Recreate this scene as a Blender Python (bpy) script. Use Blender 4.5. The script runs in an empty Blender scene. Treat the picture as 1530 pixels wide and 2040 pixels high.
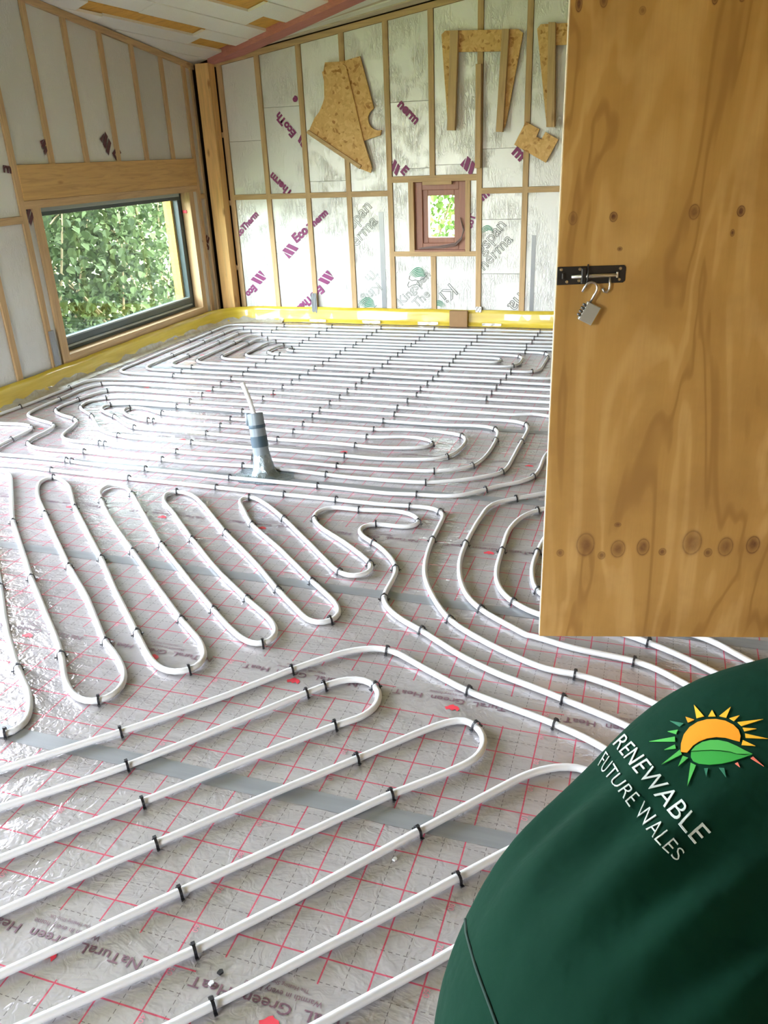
import bpy, bmesh, math, random
from mathutils import Vector, Matrix
from mathutils.bvhtree import BVHTree
random.seed(7)
SC = bpy.context.scene
COL = SC.collection

# ------------------------------------------------------------------ camera
CAM_POS = Vector((0.0, 0.0, 1.4684))
CR = Vector((0.95009158, 0.30959963, -0.03839335))
CU = Vector((-0.09338241, 0.39965368, 0.91189729))
CF = Vector((-0.29766711, 0.86280067, -0.40861876))
cd = bpy.data.cameras.new('camera')
cam = bpy.data.objects.new('camera', cd); COL.objects.link(cam)
cam.matrix_world = Matrix(((CR.x, CU.x, -CF.x, CAM_POS.x), (CR.y, CU.y, -CF.y, CAM_POS.y), (CR.z, CU.z, -CF.z, CAM_POS.z), (0, 0, 0, 1)))
cd.sensor_fit = 'HORIZONTAL'; cd.sensor_width = 36.0
cd.lens = 1594.0 / 1530.0 * 36.0
cd.clip_start = 0.02; cd.clip_end = 200
SC.camera = cam

# ------------------------------------------------------------------ world, sun, exposure
w = bpy.data.worlds.new('sky'); SC.world = w; w.use_nodes = True
wn = w.node_tree
bgn = wn.nodes['Background']
sky = wn.nodes.new('ShaderNodeTexSky'); sky.sky_type = 'NISHITA'; sky.sun_disc = False
sky.sun_elevation = math.radians(52); sky.sun_rotation = math.radians(120)
sky.air_density = 1.0; sky.dust_density = 3.0; sky.ozone_density = 1.0
hsv = wn.nodes.new('ShaderNodeHueSaturation'); hsv.inputs['Saturation'].default_value = 0.35
wn.links.new(sky.outputs[0], hsv.inputs['Color']); wn.links.new(hsv.outputs[0], bgn.inputs[0])
bgn.inputs[1].default_value = 3.2
sd = bpy.data.lights.new('sun', 'SUN'); sd.energy = 1.6; sd.angle = math.radians(1.0); sd.color = (1.0, 0.96, 0.88)
so = bpy.data.objects.new('sun', sd); COL.objects.link(so)
so.rotation_euler = Vector((-0.52, 0.36, -0.80)).to_track_quat('-Z', 'Y').to_euler()
def portal(name, loc, normal, sx, sy):
    l = bpy.data.lights.new(name, 'AREA'); l.shape = 'RECTANGLE'; l.size = sx; l.size_y = sy
    l.cycles.is_portal = True
    o = bpy.data.objects.new(name, l); COL.objects.link(o); o.location = loc
    o.rotation_euler = Vector(normal).to_track_quat('-Z', 'Z').to_euler()
portal('daylight_portal_patio', (-4.36, 1.9, 1.08), (1, 0, 0), 3.6, 2.2)
portal('portal_added_rear_opening', (-2.1, -2.60, 1.05), (0, 1, 0), 1.1, 2.2)  # sits at the unseen rear opening, added to brighten door and near floor
SC.view_settings.view_transform = 'Standard'; SC.view_settings.look = 'None'
SC.view_settings.exposure = 1.75; SC.view_settings.gamma = 1.0
SC.view_settings.use_curve_mapping = False
SC.cycles.max_bounces = 10; SC.cycles.diffuse_bounces = 6; SC.cycles.glossy_bounces = 5
SC.cycles.transparent_max_bounces = 12; SC.cycles.caustics_reflective = False; SC.cycles.caustics_refractive = False
SC.cycles.sample_clamp_indirect = 6.0
SC.cycles.use_denoising = True

# ------------------------------------------------------------------ helpers
def lin(c):
    return tuple((v / 255 / 12.92) if v / 255 <= 0.04045 else ((v / 255 + 0.055) / 1.055) ** 2.4 for v in c) + (1.0,)

class NT:
    def __init__(s, name):
        s.m = bpy.data.materials.new(name); s.m.use_nodes = True
        s.t = s.m.node_tree; s.b = s.t.nodes['Principled BSDF']; s.out = s.t.nodes['Material Output']
    def n(s, typ, **kw):
        nd = s.t.nodes.new('ShaderNode' + typ)
        for k, v in kw.items():
            if k.startswith('i_'): nd.inputs[k[2:].replace('_', ' ')].default_value = v
            else: setattr(nd, k, v)
        return nd
    def l(s, a, b): s.t.links.new(a, b)
    def math(s, op, a, b=None, c=None, clamp=False):
        nd = s.t.nodes.new('ShaderNodeMath'); nd.operation = op; nd.use_clamp = clamp
        for i, v in enumerate((a, b, c)):
            if v is None: continue
            if isinstance(v, (int, float)): nd.inputs[i].default_value = v
            else: s.l(v, nd.inputs[i])
        return nd.outputs[0]
    def mix(s, fac, a, b):
        nd = s.t.nodes.new('ShaderNodeMix'); nd.data_type = 'RGBA'
        for i, v in ((0, fac), (6, a), (7, b)):
            if isinstance(v, (int, float)): nd.inputs[i].default_value = v
            elif isinstance(v, tuple): nd.inputs[i].default_value = v
            else: s.l(v, nd.inputs[i])
        return nd.outputs[2]
    def ramp(s, fac, stops):
        nd = s.t.nodes.new('ShaderNodeValToRGB'); cr = nd.color_ramp
        while len(cr.elements) < len(stops): cr.elements.new(0.5)
        for e, (p, c) in zip(cr.elements, stops): e.position = p; e.color = c
        s.l(fac, nd.inputs[0]); return nd.outputs[0]
    def coords(s, kind='Object', scale=(1, 1, 1)):
        tc = s.n('TexCoord'); mp = s.n('Mapping'); mp.inputs['Scale'].default_value = scale
        s.l(tc.outputs[kind], mp.inputs[0]); return mp.outputs[0]
    def noise(s, co, scale, detail=2, rough=0.5, dist=0.0):
        nd = s.n('TexNoise'); nd.inputs['Scale'].default_value = scale; nd.inputs['Detail'].default_value = detail
        nd.inputs['Roughness'].default_value = rough; nd.inputs['Distortion'].default_value = dist
        s.l(co, nd.inputs['Vector']); return nd.outputs[0]
    def bump(s, h, strength=0.3, dist=0.01):
        nd = s.n('Bump'); nd.inputs['Strength'].default_value = strength; nd.inputs['Distance'].default_value = dist
        s.l(h, nd.inputs['Height']); s.l(nd.outputs[0], s.b.inputs['Normal']); return nd
    def set(s, **kw):
        for k, v in kw.items(): s.b.inputs[k.replace('_', ' ')].default_value = v
        return s

def plain(name, rgb, rough=0.5, metal=0.0, var=0.0, vscale=20):
    t = NT(name); c = lin(rgb); t.set(Base_Color=c, Roughness=rough, Metallic=metal)
    if var:
        co = t.coords(); nz = t.noise(co, vscale, 4)
        t.l(t.mix(nz, tuple(v * (1 - var) for v in c[:3]) + (1,), tuple(min(1, v * (1 + var)) for v in c[:3]) + (1,)), t.b.inputs['Base Color'])
    return t.m

def timber(name, rgb, axis=2, knots=0.6, dark=0.72, rough=0.7):
    """pine with long grain along one object axis, and scattered knots"""
    t = NT(name); c = lin(rgb)
    sc = [14.0, 14.0, 14.0]; sc[axis] = 0.9
    co = t.coords('Object', tuple(sc)); g = t.noise(co, 3.0, 4, 0.6, 0.8)
    d = tuple(v * dark for v in c[:3]) + (1,); h = tuple(min(1, v * 1.15) for v in c[:3]) + (1,)
    base = t.ramp(g, [(0.25, d), (0.5, c), (0.75, h)])
    vs = [9.0, 9.0, 9.0]; vs[axis] = 3.4
    vo = t.n('TexVoronoi'); vo.inputs['Scale'].default_value = 1.0; t.l(t.coords('Object', tuple(vs)), vo.inputs['Vector'])
    k = t.ramp(vo.outputs['Distance'], [(0.05, (1, 1, 1, 1)), (0.16, (0, 0, 0, 1))])
    kb = tuple(v * s for v, s in zip(c[:3], (0.42, 0.3, 0.2))) + (1,)
    t.l(t.mix(t.math('MULTIPLY', k, knots), base, kb), t.b.inputs['Base Color'])
    t.set(Roughness=rough); t.bump(g, 0.15, 0.002)
    return t.m

class MB:
    """collects shapes and links them as one mesh object"""
    def __init__(s): s.v = []; s.f = []
    def add(s, vs, fs):
        o = len(s.v); s.v += [tuple(v) for v in vs]; s.f += [tuple(i + o for i in f) for f in fs]; return s
    def box(s, lo, hi):
        (a, b, c), (x, y, z) = lo, hi
        return s.add([(a, b, c), (x, b, c), (x, y, c), (a, y, c), (a, b, z), (x, b, z), (x, y, z), (a, y, z)],
                     [(3, 2, 1, 0), (4, 5, 6, 7), (0, 1, 5, 4), (1, 2, 6, 5), (2, 3, 7, 6), (3, 0, 4, 7)])
    def obox(s, org, ex, ey, ez):
        """box from a corner and three edge vectors"""
        o = Vector(org); ex, ey, ez = Vector(ex), Vector(ey), Vector(ez)
        return s.add([o, o + ex, o + ex + ey, o + ey, o + ez, o + ex + ez, o + ex + ey + ez, o + ey + ez],
                     [(3, 2, 1, 0), (4, 5, 6, 7), (0, 1, 5, 4), (1, 2, 6, 5), (2, 3, 7, 6), (3, 0, 4, 7)])
    def prism(s, pts, off):
        """polygon extruded by the vector off"""
        n = len(pts); off = Vector(off); P = [Vector(p) for p in pts]
        return s.add(P + [p + off for p in P], [tuple(range(n))[::-1], tuple(range(n, 2 * n))] + [(i, (i + 1) % n, n + (i + 1) % n, n + i) for i in range(n)])
    def tube(s, pts, rad, sides=8, cap=True):
        P = [Vector(p) for p in pts]; n = len(P)
        R = rad if isinstance(rad, (list, tuple)) else [rad] * n
        t0 = (P[1] - P[0]).normalized(); up = Vector((0, 0, 1)) if abs(t0.z) < 0.9 else Vector((1, 0, 0))
        rings = []; nrm = t0.cross(up).normalized()
        for i in range(n):
            t = (P[min(i + 1, n - 1)] - P[max(i - 1, 0)]).normalized()
            nrm = (nrm - t * nrm.dot(t)).normalized(); b = t.cross(nrm)
            rings.append([P[i] + (nrm * math.cos(2 * math.pi * k / sides) + b * math.sin(2 * math.pi * k / sides)) * R[i] for k in range(sides)])
        vs = [v for r in rings for v in r]
        fs = [(i * sides + k, i * sides + (k + 1) % sides, (i + 1) * sides + (k + 1) % sides, (i + 1) * sides + k) for i in range(n - 1) for k in range(sides)]
        if cap: fs += [tuple(range(sides))[::-1], tuple(range((n - 1) * sides, n * sides))]
        return s.add(vs, fs)
    def mesh(s, name, smooth=False):
        me = bpy.data.meshes.new(name); me.from_pydata(s.v, [], s.f); me.update()
        bm = bmesh.new(); bm.from_mesh(me); bmesh.ops.recalc_face_normals(bm, faces=bm.faces); bm.to_mesh(me); bm.free()
        if smooth: me.polygons.foreach_set('use_smooth', [True] * len(me.polygons))
        return me
    def build(s, name, mat, parent=None, smooth=False, origin=None, bevel=0.0):
        me = s.mesh(name, smooth)
        return link(name, me, mat, parent, origin, bevel)

def link(name, me, mat=None, parent=None, origin=None, bevel=0.0):
    if mat is not None: me.materials.clear(); me.materials.append(mat)
    o = bpy.data.objects.new(name, me); COL.objects.link(o)
    if origin is not None:
        me.transform(Matrix.Translation(-Vector(origin))); o.location = origin
    if parent is not None:
        o.parent = parent
        o.matrix_parent_inverse = world_of(parent).inverted()
    if bevel:
        md = o.modifiers.new('bevel', 'BEVEL'); md.width = bevel; md.segments = 2; md.limit_method = 'ANGLE'
    return o

def world_of(o):
    m = Matrix.Translation(o.location) @ o.rotation_euler.to_matrix().to_4x4()
    if o.parent is None: return m
    return world_of(o.parent) @ o.matrix_parent_inverse @ m

def empty(name, loc):
    o = bpy.data.objects.new(name, None); COL.objects.link(o); o.location = loc; o.empty_display_size = 0.1; return o
def tag(o, label, cat, group=None):
    o['label'] = label; o['category'] = cat
    if group: o['group'] = group
    return o
def struct(o, label=None, cat=None):
    o['kind'] = 'structure'
    if label: o['label'] = label
    if cat: o['category'] = cat
    return o

_tc = {}
def text_mesh(body, outline=0.0, bold=0.0):
    """flat mesh of a word, unit cap size, origin at the lower left; returns (mesh, width, height)"""
    key = (body, outline, bold)
    if key not in _tc:
        cu = bpy.data.curves.new('txt', 'FONT'); cu.body = body; cu.size = 1.0; cu.resolution_u = 3
        if outline: cu.fill_mode = 'NONE'; cu.bevel_depth = outline; cu.bevel_resolution = 0
        elif bold: cu.offset = bold
        ob = bpy.data.objects.new('txt', cu); COL.objects.link(ob)
        bpy.context.view_layer.update()
        me = bpy.data.meshes.new_from_object(ob.evaluated_get(bpy.context.evaluated_depsgraph_get()))
        bpy.data.objects.remove(ob)
        xs = [v.co.x for v in me.vertices]; ys = [v.co.y for v in me.vertices]
        x0, x1 = min(xs), max(xs)
        me.transform(Matrix.Translation((-x0, 0, 0)))
        _tc[key] = (me, x1 - x0, 0.70)
    return _tc[key]

def place_text(name, body, mat, start, end, normal, parent, outline=0.0, bold=0.0, lift=0.0, squash=1.0):
    """writes body from start to end (baseline) on a surface with the given outward normal"""
    me, wd, _ = text_mesh(body, outline, bold)
    s, e, n = Vector(start), Vector(end), Vector(normal).normalized()
    ex = e - s; L = ex.length; ex.normalize(); ey = n.cross(ex); k = L / wd
    M = Matrix(((ex.x * k, ey.x * k * squash, n.x * k, s.x + n.x * lift), (ex.y * k, ey.y * k * squash, n.y * k, s.y + n.y * lift), (ex.z * k, ey.z * k * squash, n.z * k, s.z + n.z * lift), (0, 0, 0, 1)))
    m2 = me.copy(); m2.transform(M); m2.name = name
    return link(name, m2, mat, parent)

# ------------------------------------------------------------------ materials
M = {}
M['pine'] = timber('pine_studwork', (190, 160, 118), 2)
M['pine_x'] = timber('pine_rail_along_x', (190, 160, 118), 0)
M['pine_y'] = timber('pine_rail_along_y', (190, 160, 118), 1)
M['pine_pale'] = timber('pale_roof_lath', (206, 192, 170), 0, 0.2)
M['post'] = timber('pine_post', (222, 180, 116), 2, 0.8)
M['lintel'] = timber('pine_lintel', (198, 160, 102), 1, 0.7)
M['hip'] = timber('red_treated_beam', (188, 122, 112), 0, 0.2, 0.85)
M['gold'] = timber('golden_roof_timber', (206, 156, 70), 0, 0.1)
M['osb_deck'] = plain('roof_deck', (170, 150, 120), 0.8, 0, 0.2, 8)
M['sheath'] = plain('dark_cavity', (74, 58, 42), 0.9)
M['white'] = plain('pipe_white', (212, 214, 216), 0.38, 0, 0.04, 30)
M['black'] = plain('clip_black', (28, 28, 32), 0.4)
M['ink_purple'] = plain('ink_purple', (128, 44, 100), 0.55)
M['ink_dark'] = plain('ink_dark_purple', (84, 44, 52), 0.55)
M['ink_grey'] = plain('ink_grey', (124, 130, 128), 0.55)
M['ink_pale'] = plain('ink_pale_grey', (164, 170, 166), 0.55)
M['ink_green'] = plain('ink_green', (24, 128, 92), 0.55)
M['ink_red'] = plain('ink_red', (214, 60, 76), 0.5)
M['ink_num'] = plain('ink_pale_red', (196, 120, 134), 0.5)
M['ink_title'] = plain('ink_title', (108, 78, 90), 0.5)
M['alu'] = plain('window_frame_grey_green', (62, 76, 78), 0.35)
M['alu_light'] = plain('window_frame_pale_bead', (150, 162, 160), 0.35)
M['redwood'] = timber('red_brown_window_frame', (152, 102, 82), 2, 0.0, 0.9, 0.45)
M['cable'] = plain('cable_grey', (120, 100, 95), 0.5)
M['brownblock'] = plain('brown_block', (150, 118, 82), 0.8, 0, 0.15, 12)
M['steel'] = plain('steel', (190, 190, 188), 0.28, 1.0)
M['brass'] = plain('brass', (200, 165, 95), 0.3, 1.0)
M['screw'] = plain('zinc_screw', (190, 175, 145), 0.35, 1.0)
M['plate'] = plain('black_painted_steel', (24, 20, 18), 0.45)
M['lockbody'] = plain('padlock_body', (176, 180, 178), 0.42, 0.7)
M['dial'] = plain('padlock_dial', (60, 60, 60), 0.5)
M['conduit'] = plain('conduit_grey', (112, 124, 132), 0.35)
M['band'] = plain('conduit_dark_band', (48, 70, 84), 0.5)
M['tapepatch'] = plain('foil_tape', (205, 205, 200), 0.4, 0.5)
M['ground'] = plain('ground_soil_grass', (88, 104, 52), 0.9, 0, 0.4, 3)
M['bark'] = plain('bark', (132, 118, 90), 0.8, 0, 0.3, 15)
M['warm_bounce'] = plain('warm_bounce_boarding', (224, 192, 146), 0.8, 0, 0.08, 3)  # unseen walls: warm pale tone chosen to bounce light onto the left wall
M['plaster'] = plain('plain_boarding', (104, 88, 66), 0.8, 0, 0.12, 3)

def wall_foil(name, rgb, seed, rough=0.45, metal=0.35, crease=0.65):
    t = NT(name); c = lin(rgb)
    oi = t.n('ObjectInfo')
    tc = t.n('TexCoord'); va = t.n('VectorMath', operation='ADD')
    t.l(tc.outputs['Object'], va.inputs[0])
    cmb = t.n('CombineXYZ'); t.l(t.math('MULTIPLY', oi.outputs['Random'], 37.0), cmb.inputs[0]); t.l(t.math('MULTIPLY', oi.outputs['Random'], 91.0), cmb.inputs[2]); t.l(cmb.outputs[0], va.inputs[1])
    mp = t.n('Mapping'); mp.inputs['Scale'].default_value = (1.0, 1.0, 0.28); t.l(va.outputs[0], mp.inputs[0])
    fine = t.noise(mp.outputs[0], 34.0, 3, 0.55, 1.6)
    ridg = t.math('ABSOLUTE', t.math('SUBTRACT', fine, 0.5))
    crease_h = t.math('MULTIPLY', t.math('SUBTRACT', 0.12, ridg, clamp=True), 6.0, clamp=True)
    big = t.noise(va.outputs[0], 5.0, 3, 0.5, 0.5)
    msk = t.ramp(big, [(0.4, (0, 0, 0, 1)), (0.62, (1, 1, 1, 1))])
    h = t.math('ADD', t.math('MULTIPLY', crease_h, msk), t.math('MULTIPLY', big, 0.3))
    t.bump(h, crease, 0.0055)
    tone = t.math('ADD', t.math('MULTIPLY', oi.outputs['Random'], 0.16), 0.92)
    mixc = t.mix(big, tuple(v * 0.9 for v in c[:3]) + (1,), c)
    mul = t.n('VectorMath', operation='SCALE'); t.l(mixc, mul.inputs[0]); t.l(tone, mul.inputs['Scale'])
    t.l(mul.outputs[0], t.b.inputs['Base Color'])
    t.set(Roughness=rough, Metallic=metal)
    return t.m
M['foil_back'] = wall_foil('insulation_foil', (214, 215, 212), 1)
M['foil_roof'] = wall_foil('roof_insulation_foil', (242, 242, 234), 3, 0.35, 0.12, 0.5)

def osb():
    t = NT('osb_board')
    co = t.coords('Object', (1, 1, 1)); nz = t.noise(co, 6, 2); 
    vo = t.n('TexVoronoi'); vo.inputs['Scale'].default_value = 46.0
    add = t.n('VectorMath', operation='ADD'); t.l(co, add.inputs[0])
    ns = t.n('TexNoise'); ns.inputs['Scale'].default_value = 9; t.l(co, ns.inputs['Vector'])
    sc = t.n('VectorMath', operation='SCALE'); sc.inputs['Scale'].default_value = 0.09; t.l(ns.outputs['Color'], sc.inputs[0]); t.l(sc.outputs[0], add.inputs[1])
    t.l(add.outputs[0], vo.inputs['Vector'])
    sep = t.n('SeparateColor'); t.l(vo.outputs['Color'], sep.inputs[0])
    c = t.ramp(sep.outputs[0], [(0.0, lin((168, 120, 64))), (0.12, lin((206, 164, 104))), (0.6, lin((216, 176, 116))), (1.0, lin((224, 188, 130)))])
    t.l(c, t.b.inputs['Base Color']); t.set(Roughness=0.75); t.bump(sep.outputs[0], 0.25, 0.002)
    return t.m
M['osb'] = osb()

def door_ply():
    t = NT('door_plywood')
    tc = t.n('TexCoord'); sep = t.n('SeparateXYZ'); t.l(tc.outputs['Object'], sep.inputs[0])
    x, z = sep.outputs[0], sep.outputs[2]
    cmb = t.n('CombineXYZ'); t.l(t.math('MULTIPLY', x, 1.0), cmb.inputs[0]); t.l(t.math('MULTIPLY', z, 0.22), cmb.inputs[2])
    big = t.noise(cmb.outputs[0], 4.2, 3, 0.5, 0.6)
    band = t.math('SINE', t.math('MULTIPLY', big, 30.0))
    cath = t.ramp(t.math('ADD', t.math('MULTIPLY', band, 0.5), 0.5), [(0.0, lin((150, 110, 52))), (0.10, lin((172, 132, 68))), (0.8, lin((178, 138, 74))), (1.0, lin((192, 154, 92)))])
    c2 = t.n('CombineXYZ'); t.l(x, c2.inputs[0]); t.l(t.math('MULTIPLY', z, 0.03), c2.inputs[2])
    fine = t.noise(c2.outputs[0], 160.0, 2, 0.5)
    col = t.mix(t.math('MULTIPLY', fine, 0.35), cath, lin((150, 112, 54)))
    blot = t.noise(tc.outputs['Object'], 5.0, 4, 0.6)
    col = t.mix(t.ramp(blot, [(0.45, (0, 0, 0, 1)), (0.75, (0.5, 0.5, 0.5, 1))]), col, lin((142, 104, 52)))
    # knots: local x from the free edge, z above the floor, half sizes, darkness
    K = [(0.050, 0.347, .010, .011, .7), (0.123, 0.375, .025, .036, .6), (0.173, 0.338, .010, .012, .7), (0.220, 0.360, .020, .027, .65), (0.293, 0.366, .017, .026, .75), (0.351, 0.350, .010, .011, .8), (0.434, 0.380, .026, .038, .6), (0.484, 0.347, .011, .013, .75), (0.532, 0.366, .020, .029, .65), (0.610, 0.372, .018, .027, .8),
         (0.033, 1.300, .010, .015, .55), (0.134, 1.300, .009, .011, 1.), (0.332, 1.305, .012, .017, .7), (0.446, 1.303, .009, .012, 1.), (0.432, 1.252, .005, .008, .9), (0.156, 1.222, .006, .005, .9),
         (0.020, 1.765, .007, .015, 1.), (0.076, 1.770, .008, .014, .8), (0.325, 1.765, .007, .015, 1.), (0.385, 1.763, .007, .011, .9), (0.213, 0.440, .009, .007, .7), (0.165, 1.745, .007, .008, .6)]
    tot = None
    for kx, kz, sx, sz, dk in K:
        dx = t.math('DIVIDE', t.math('SUBTRACT', x, kx), sx); dz = t.math('DIVIDE', t.math('SUBTRACT', z, kz), sz)
        d = t.math('SQRT', t.math('ADD', t.math('MULTIPLY', dx, dx), t.math('MULTIPLY', dz, dz)))
        m = t.math('MULTIPLY', t.math('SUBTRACT', 1.35, d, clamp=True), dk, clamp=True)
        ring = t.math('MULTIPLY', t.math('SUBTRACT', 1.0, t.math('ABSOLUTE', t.math('MULTIPLY', t.math('SUBTRACT', d, 1.0), 5.0)), clamp=True), 0.75)
        m = t.math('MAXIMUM', t.math('MULTIPLY', m, 0.75), t.math('MULTIPLY', ring, dk))
        tot = m if tot is None else t.math('MAXIMUM', tot, m)
    wob = t.noise(tc.outputs['Object'], 60.0, 3)
    col = t.mix(t.math('MULTIPLY', tot, t.math('ADD', wob, 0.75), clamp=True), col, lin((84, 42, 18)))
    t.l(col, t.b.inputs['Base Color']); t.set(Roughness=0.55); t.bump(fine, 0.12, 0.001)
    return t.m
M['door_ply'] = door_ply()

def floor_foil(name):
    """silvered foil with a 100 mm red grid, dashed 50 mm lines and a clear band for the lettering; object x along the sheet, y across it"""
    t = NT(name)
    tc = t.n('TexCoord'); sep = t.n('SeparateXYZ'); t.l(tc.outputs['Object'], sep.inputs[0])
    wob = t.noise(tc.outputs['Object'], 3.0, 2); wv = t.math('MULTIPLY', t.math('SUBTRACT', wob, 0.5), 0.006)
    x = t.math('ADD', sep.outputs[0], wv); y = t.math('ADD', sep.outputs[1], wv)
    def dist(a, per, off=0.0):
        f = t.math('FRACT', t.math('DIVIDE', t.math('ADD', a, off + 50.0 * per), per))
        return t.math('MULTIPLY', t.math('SUBTRACT', 0.5, t.math('ABSOLUTE', t.math('SUBTRACT', f, 0.5))), per)
    def line(a, per, off, half): return t.math('MULTIPLY', t.math('SUBTRACT', half, dist(a, per, off)), 1600.0, clamp=True)
    def inside(a, lo, hi): return t.math('MULTIPLY', t.math('GREATER_THAN', a, lo), t.math('LESS_THAN', a, hi))
    # lettering band: y 0.39..0.545 from the sheet's near edge, interrupted between two words
    fx = t.math('FRACT', t.math('DIVIDE', t.math('ADD', x, 100.0), 0.5))
    words = t.math('GREATER_THAN', fx, 0.24)
    band = t.math('MULTIPLY', inside(y, 0.402, 0.540), words)
    keep = t.math('SUBTRACT', 1.0, band)
    red = t.math('MAXIMUM', line(x, 0.1, 0.037, 0.0021), line(y, 0.1, 0.005, 0.0021))
    dash = t.math('GREATER_THAN', t.math('FRACT', t.math('MULTIPLY', t.math('ADD', x, 50.0), 62.5)), 0.42)
    dashy = t.math('GREATER_THAN', t.math('FRACT', t.math('MULTIPLY', t.math('ADD', y, 50.0), 62.5)), 0.42)
    grey = t.math('MAXIMUM', t.math('MULTIPLY', line(x, 0.1, 0.087, 0.0011), dashy), t.math('MULTIPLY', line(y, 0.1, 0.055, 0.0011), dash))
    red = t.math('MULTIPLY', red, keep); grey = t.math('MULTIPLY', grey, keep)
    big = t.noise(tc.outputs['Object'], 2.2, 4, 0.55)
    base = t.mix(big, lin((164, 159, 161)), lin((194, 191, 193)))
    base = t.mix(t.math('MULTIPLY', grey, 0.8), base, lin((92, 84, 86)))
    base = t.mix(t.math('MULTIPLY', red, 0.86), base, lin((206, 62, 96)))
    t.l(base, t.b.inputs['Base Color'])
    # crinkles of the film
    mp = t.n('Mapping'); mp.inputs['Scale'].default_value = (0.45, 1.0, 1.0); t.l(tc.outputs['Object'], mp.inputs[0])
    n1 = t.noise(mp.outputs[0], 7.0, 4, 0.55, 1.2)
    n2 = t.noise(tc.outputs['Object'], 34.0, 2, 0.5, 1.5)
    h = t.math('ADD', n1, t.math('MULTIPLY', n2, 0.22))
    t.bump(h, 0.42, 0.02)
    t.set(Roughness=0.21, Metallic=0.42); t.b.inputs['Specular IOR Level'].default_value = 0.6
    return t.m
M['foil_floor'] = floor_foil('underfloor_foil_grid')

def tape_mat():
    t = NT('duct_tape'); co = t.coords('Object', (0.6, 12, 1)); nz = t.noise(co, 4, 3)
    t.l(t.mix(nz, lin((126, 129, 132)), lin((150, 153, 156))), t.b.inputs['Base Color'])
    t.set(Roughness=0.3, Metallic=0.25); t.bump(nz, 0.15, 0.004); return t.m
M['tape'] = tape_mat()

def yellow_film():
    t = NT('yellow_edge_film'); co = t.coords('Object', (1.0, 1.0, 9.0)); nz = t.noise(co, 2.4, 3, 0.5, 0.4)
    c = t.ramp(nz, [(0.3, lin((186, 160, 44))), (0.6, lin((208, 184, 66))), (0.8, lin((224, 206, 116)))])
    t.l(c, t.b.inputs['Base Color']); t.set(Roughness=0.28); t.b.inputs['Coat Weight'].default_value = 0.4
    t.bump(nz, 0.3, 0.01); return t.m
M['yellow'] = yellow_film()
def clear_film():
    t = NT('grey_floor_film'); co = t.coords('Object'); nz = t.noise(co, 12, 4, 0.6, 1.5)
    t.l(t.mix(nz, lin((150, 140, 110)), lin((214, 214, 206))), t.b.inputs['Base Color']); t.set(Roughness=0.2, Metallic=0.2); t.bump(nz, 0.5, 0.01); return t.m
M['film'] = clear_film()

def glass():
    t = NT('window_glass')
    tr = t.n('BsdfTransparent'); tr.inputs[0].default_value = (0.93, 0.97, 0.95, 1)
    gl = t.n('BsdfGlossy'); gl.inputs['Roughness'].default_value = 0.02
    lw = t.n('LayerWeight'); fac = t.math('ADD', t.math('MULTIPLY', t.math('POWER', lw.outputs['Facing'], 4.0), 0.6), 0.035)
    mx = t.n('MixShader'); t.l(fac, mx.inputs[0]); t.l(tr.outputs[0], mx.inputs[1]); t.l(gl.outputs[0], mx.inputs[2])
    t.l(mx.outputs[0], t.out.inputs[0]); return t.m
M['glass'] = glass()

def leaf(name, a, b):
    t = NT(name); gi = t.n('NewGeometry'); c = t.mix(gi.outputs['Random Per Island'], lin(a), lin(b))
    t.l(c, t.b.inputs['Base Color']); t.set(Roughness=0.65); t.b.inputs['Specular IOR Level'].default_value = 0.2
    tl = t.n('BsdfTranslucent'); t.l(c, tl.inputs[0])
    mx = t.n('MixShader'); mx.inputs[0].default_value = 0.35; t.l(t.b.outputs[0], mx.inputs[1]); t.l(tl.outputs[0], mx.inputs[2]); t.l(mx.outputs[0], t.out.inputs[0])
    return t.m
M['leaf'] = leaf('leaf_green', (34, 50, 28), (80, 98, 60))
M['leaf_bright'] = leaf('leaf_bright', (46, 74, 26), (98, 124, 56))

def ducttape_wrap():
    t = NT('silver_tape_wrap'); co = t.coords('Object'); nz = t.noise(co, 40, 4, 0.6, 1.0)
    t.l(t.mix(nz, lin((96, 110, 118)), lin((160, 172, 178))), t.b.inputs['Base Color']); t.set(Roughness=0.22, Metallic=0.6); t.bump(nz, 0.6, 0.008); return t.m
M['wrap'] = ducttape_wrap()

# ------------------------------------------------------------------ floor
YB, XL = 7.26, -4.10            # inner faces of the back and left studwork
XR, YR = 2.7, -2.4
def roof_z(x, y): return 2.25 + 0.142 * (x + 4.1) - 0.12 * (y - 7.26)

fl = MB().box((XL - 0.25, YR - 0.2, -0.12), (XR + 0.2, YB + 0.25, -0.004)).build('floor', M['plaster'])
struct(fl, 'insulated floor covered with gridded silver foil sheets')
GY = math.radians(-0.9)          # the sheets lie a touch off square
seams = [0.395, 1.386, 2.396, 3.352, 4.342, 5.338, 6.33, 7.33]
bands_x0 = {0: -0.364, 1: -0.256, 2: -0.345, 3: -0.336, 4: -0.22, 5: -0.34, 6: -0.1}
origin_y = {2: 2.372, 3: 3.365}
lo = YR
edges = [-2.58, -1.59, -0.6] + seams
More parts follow.
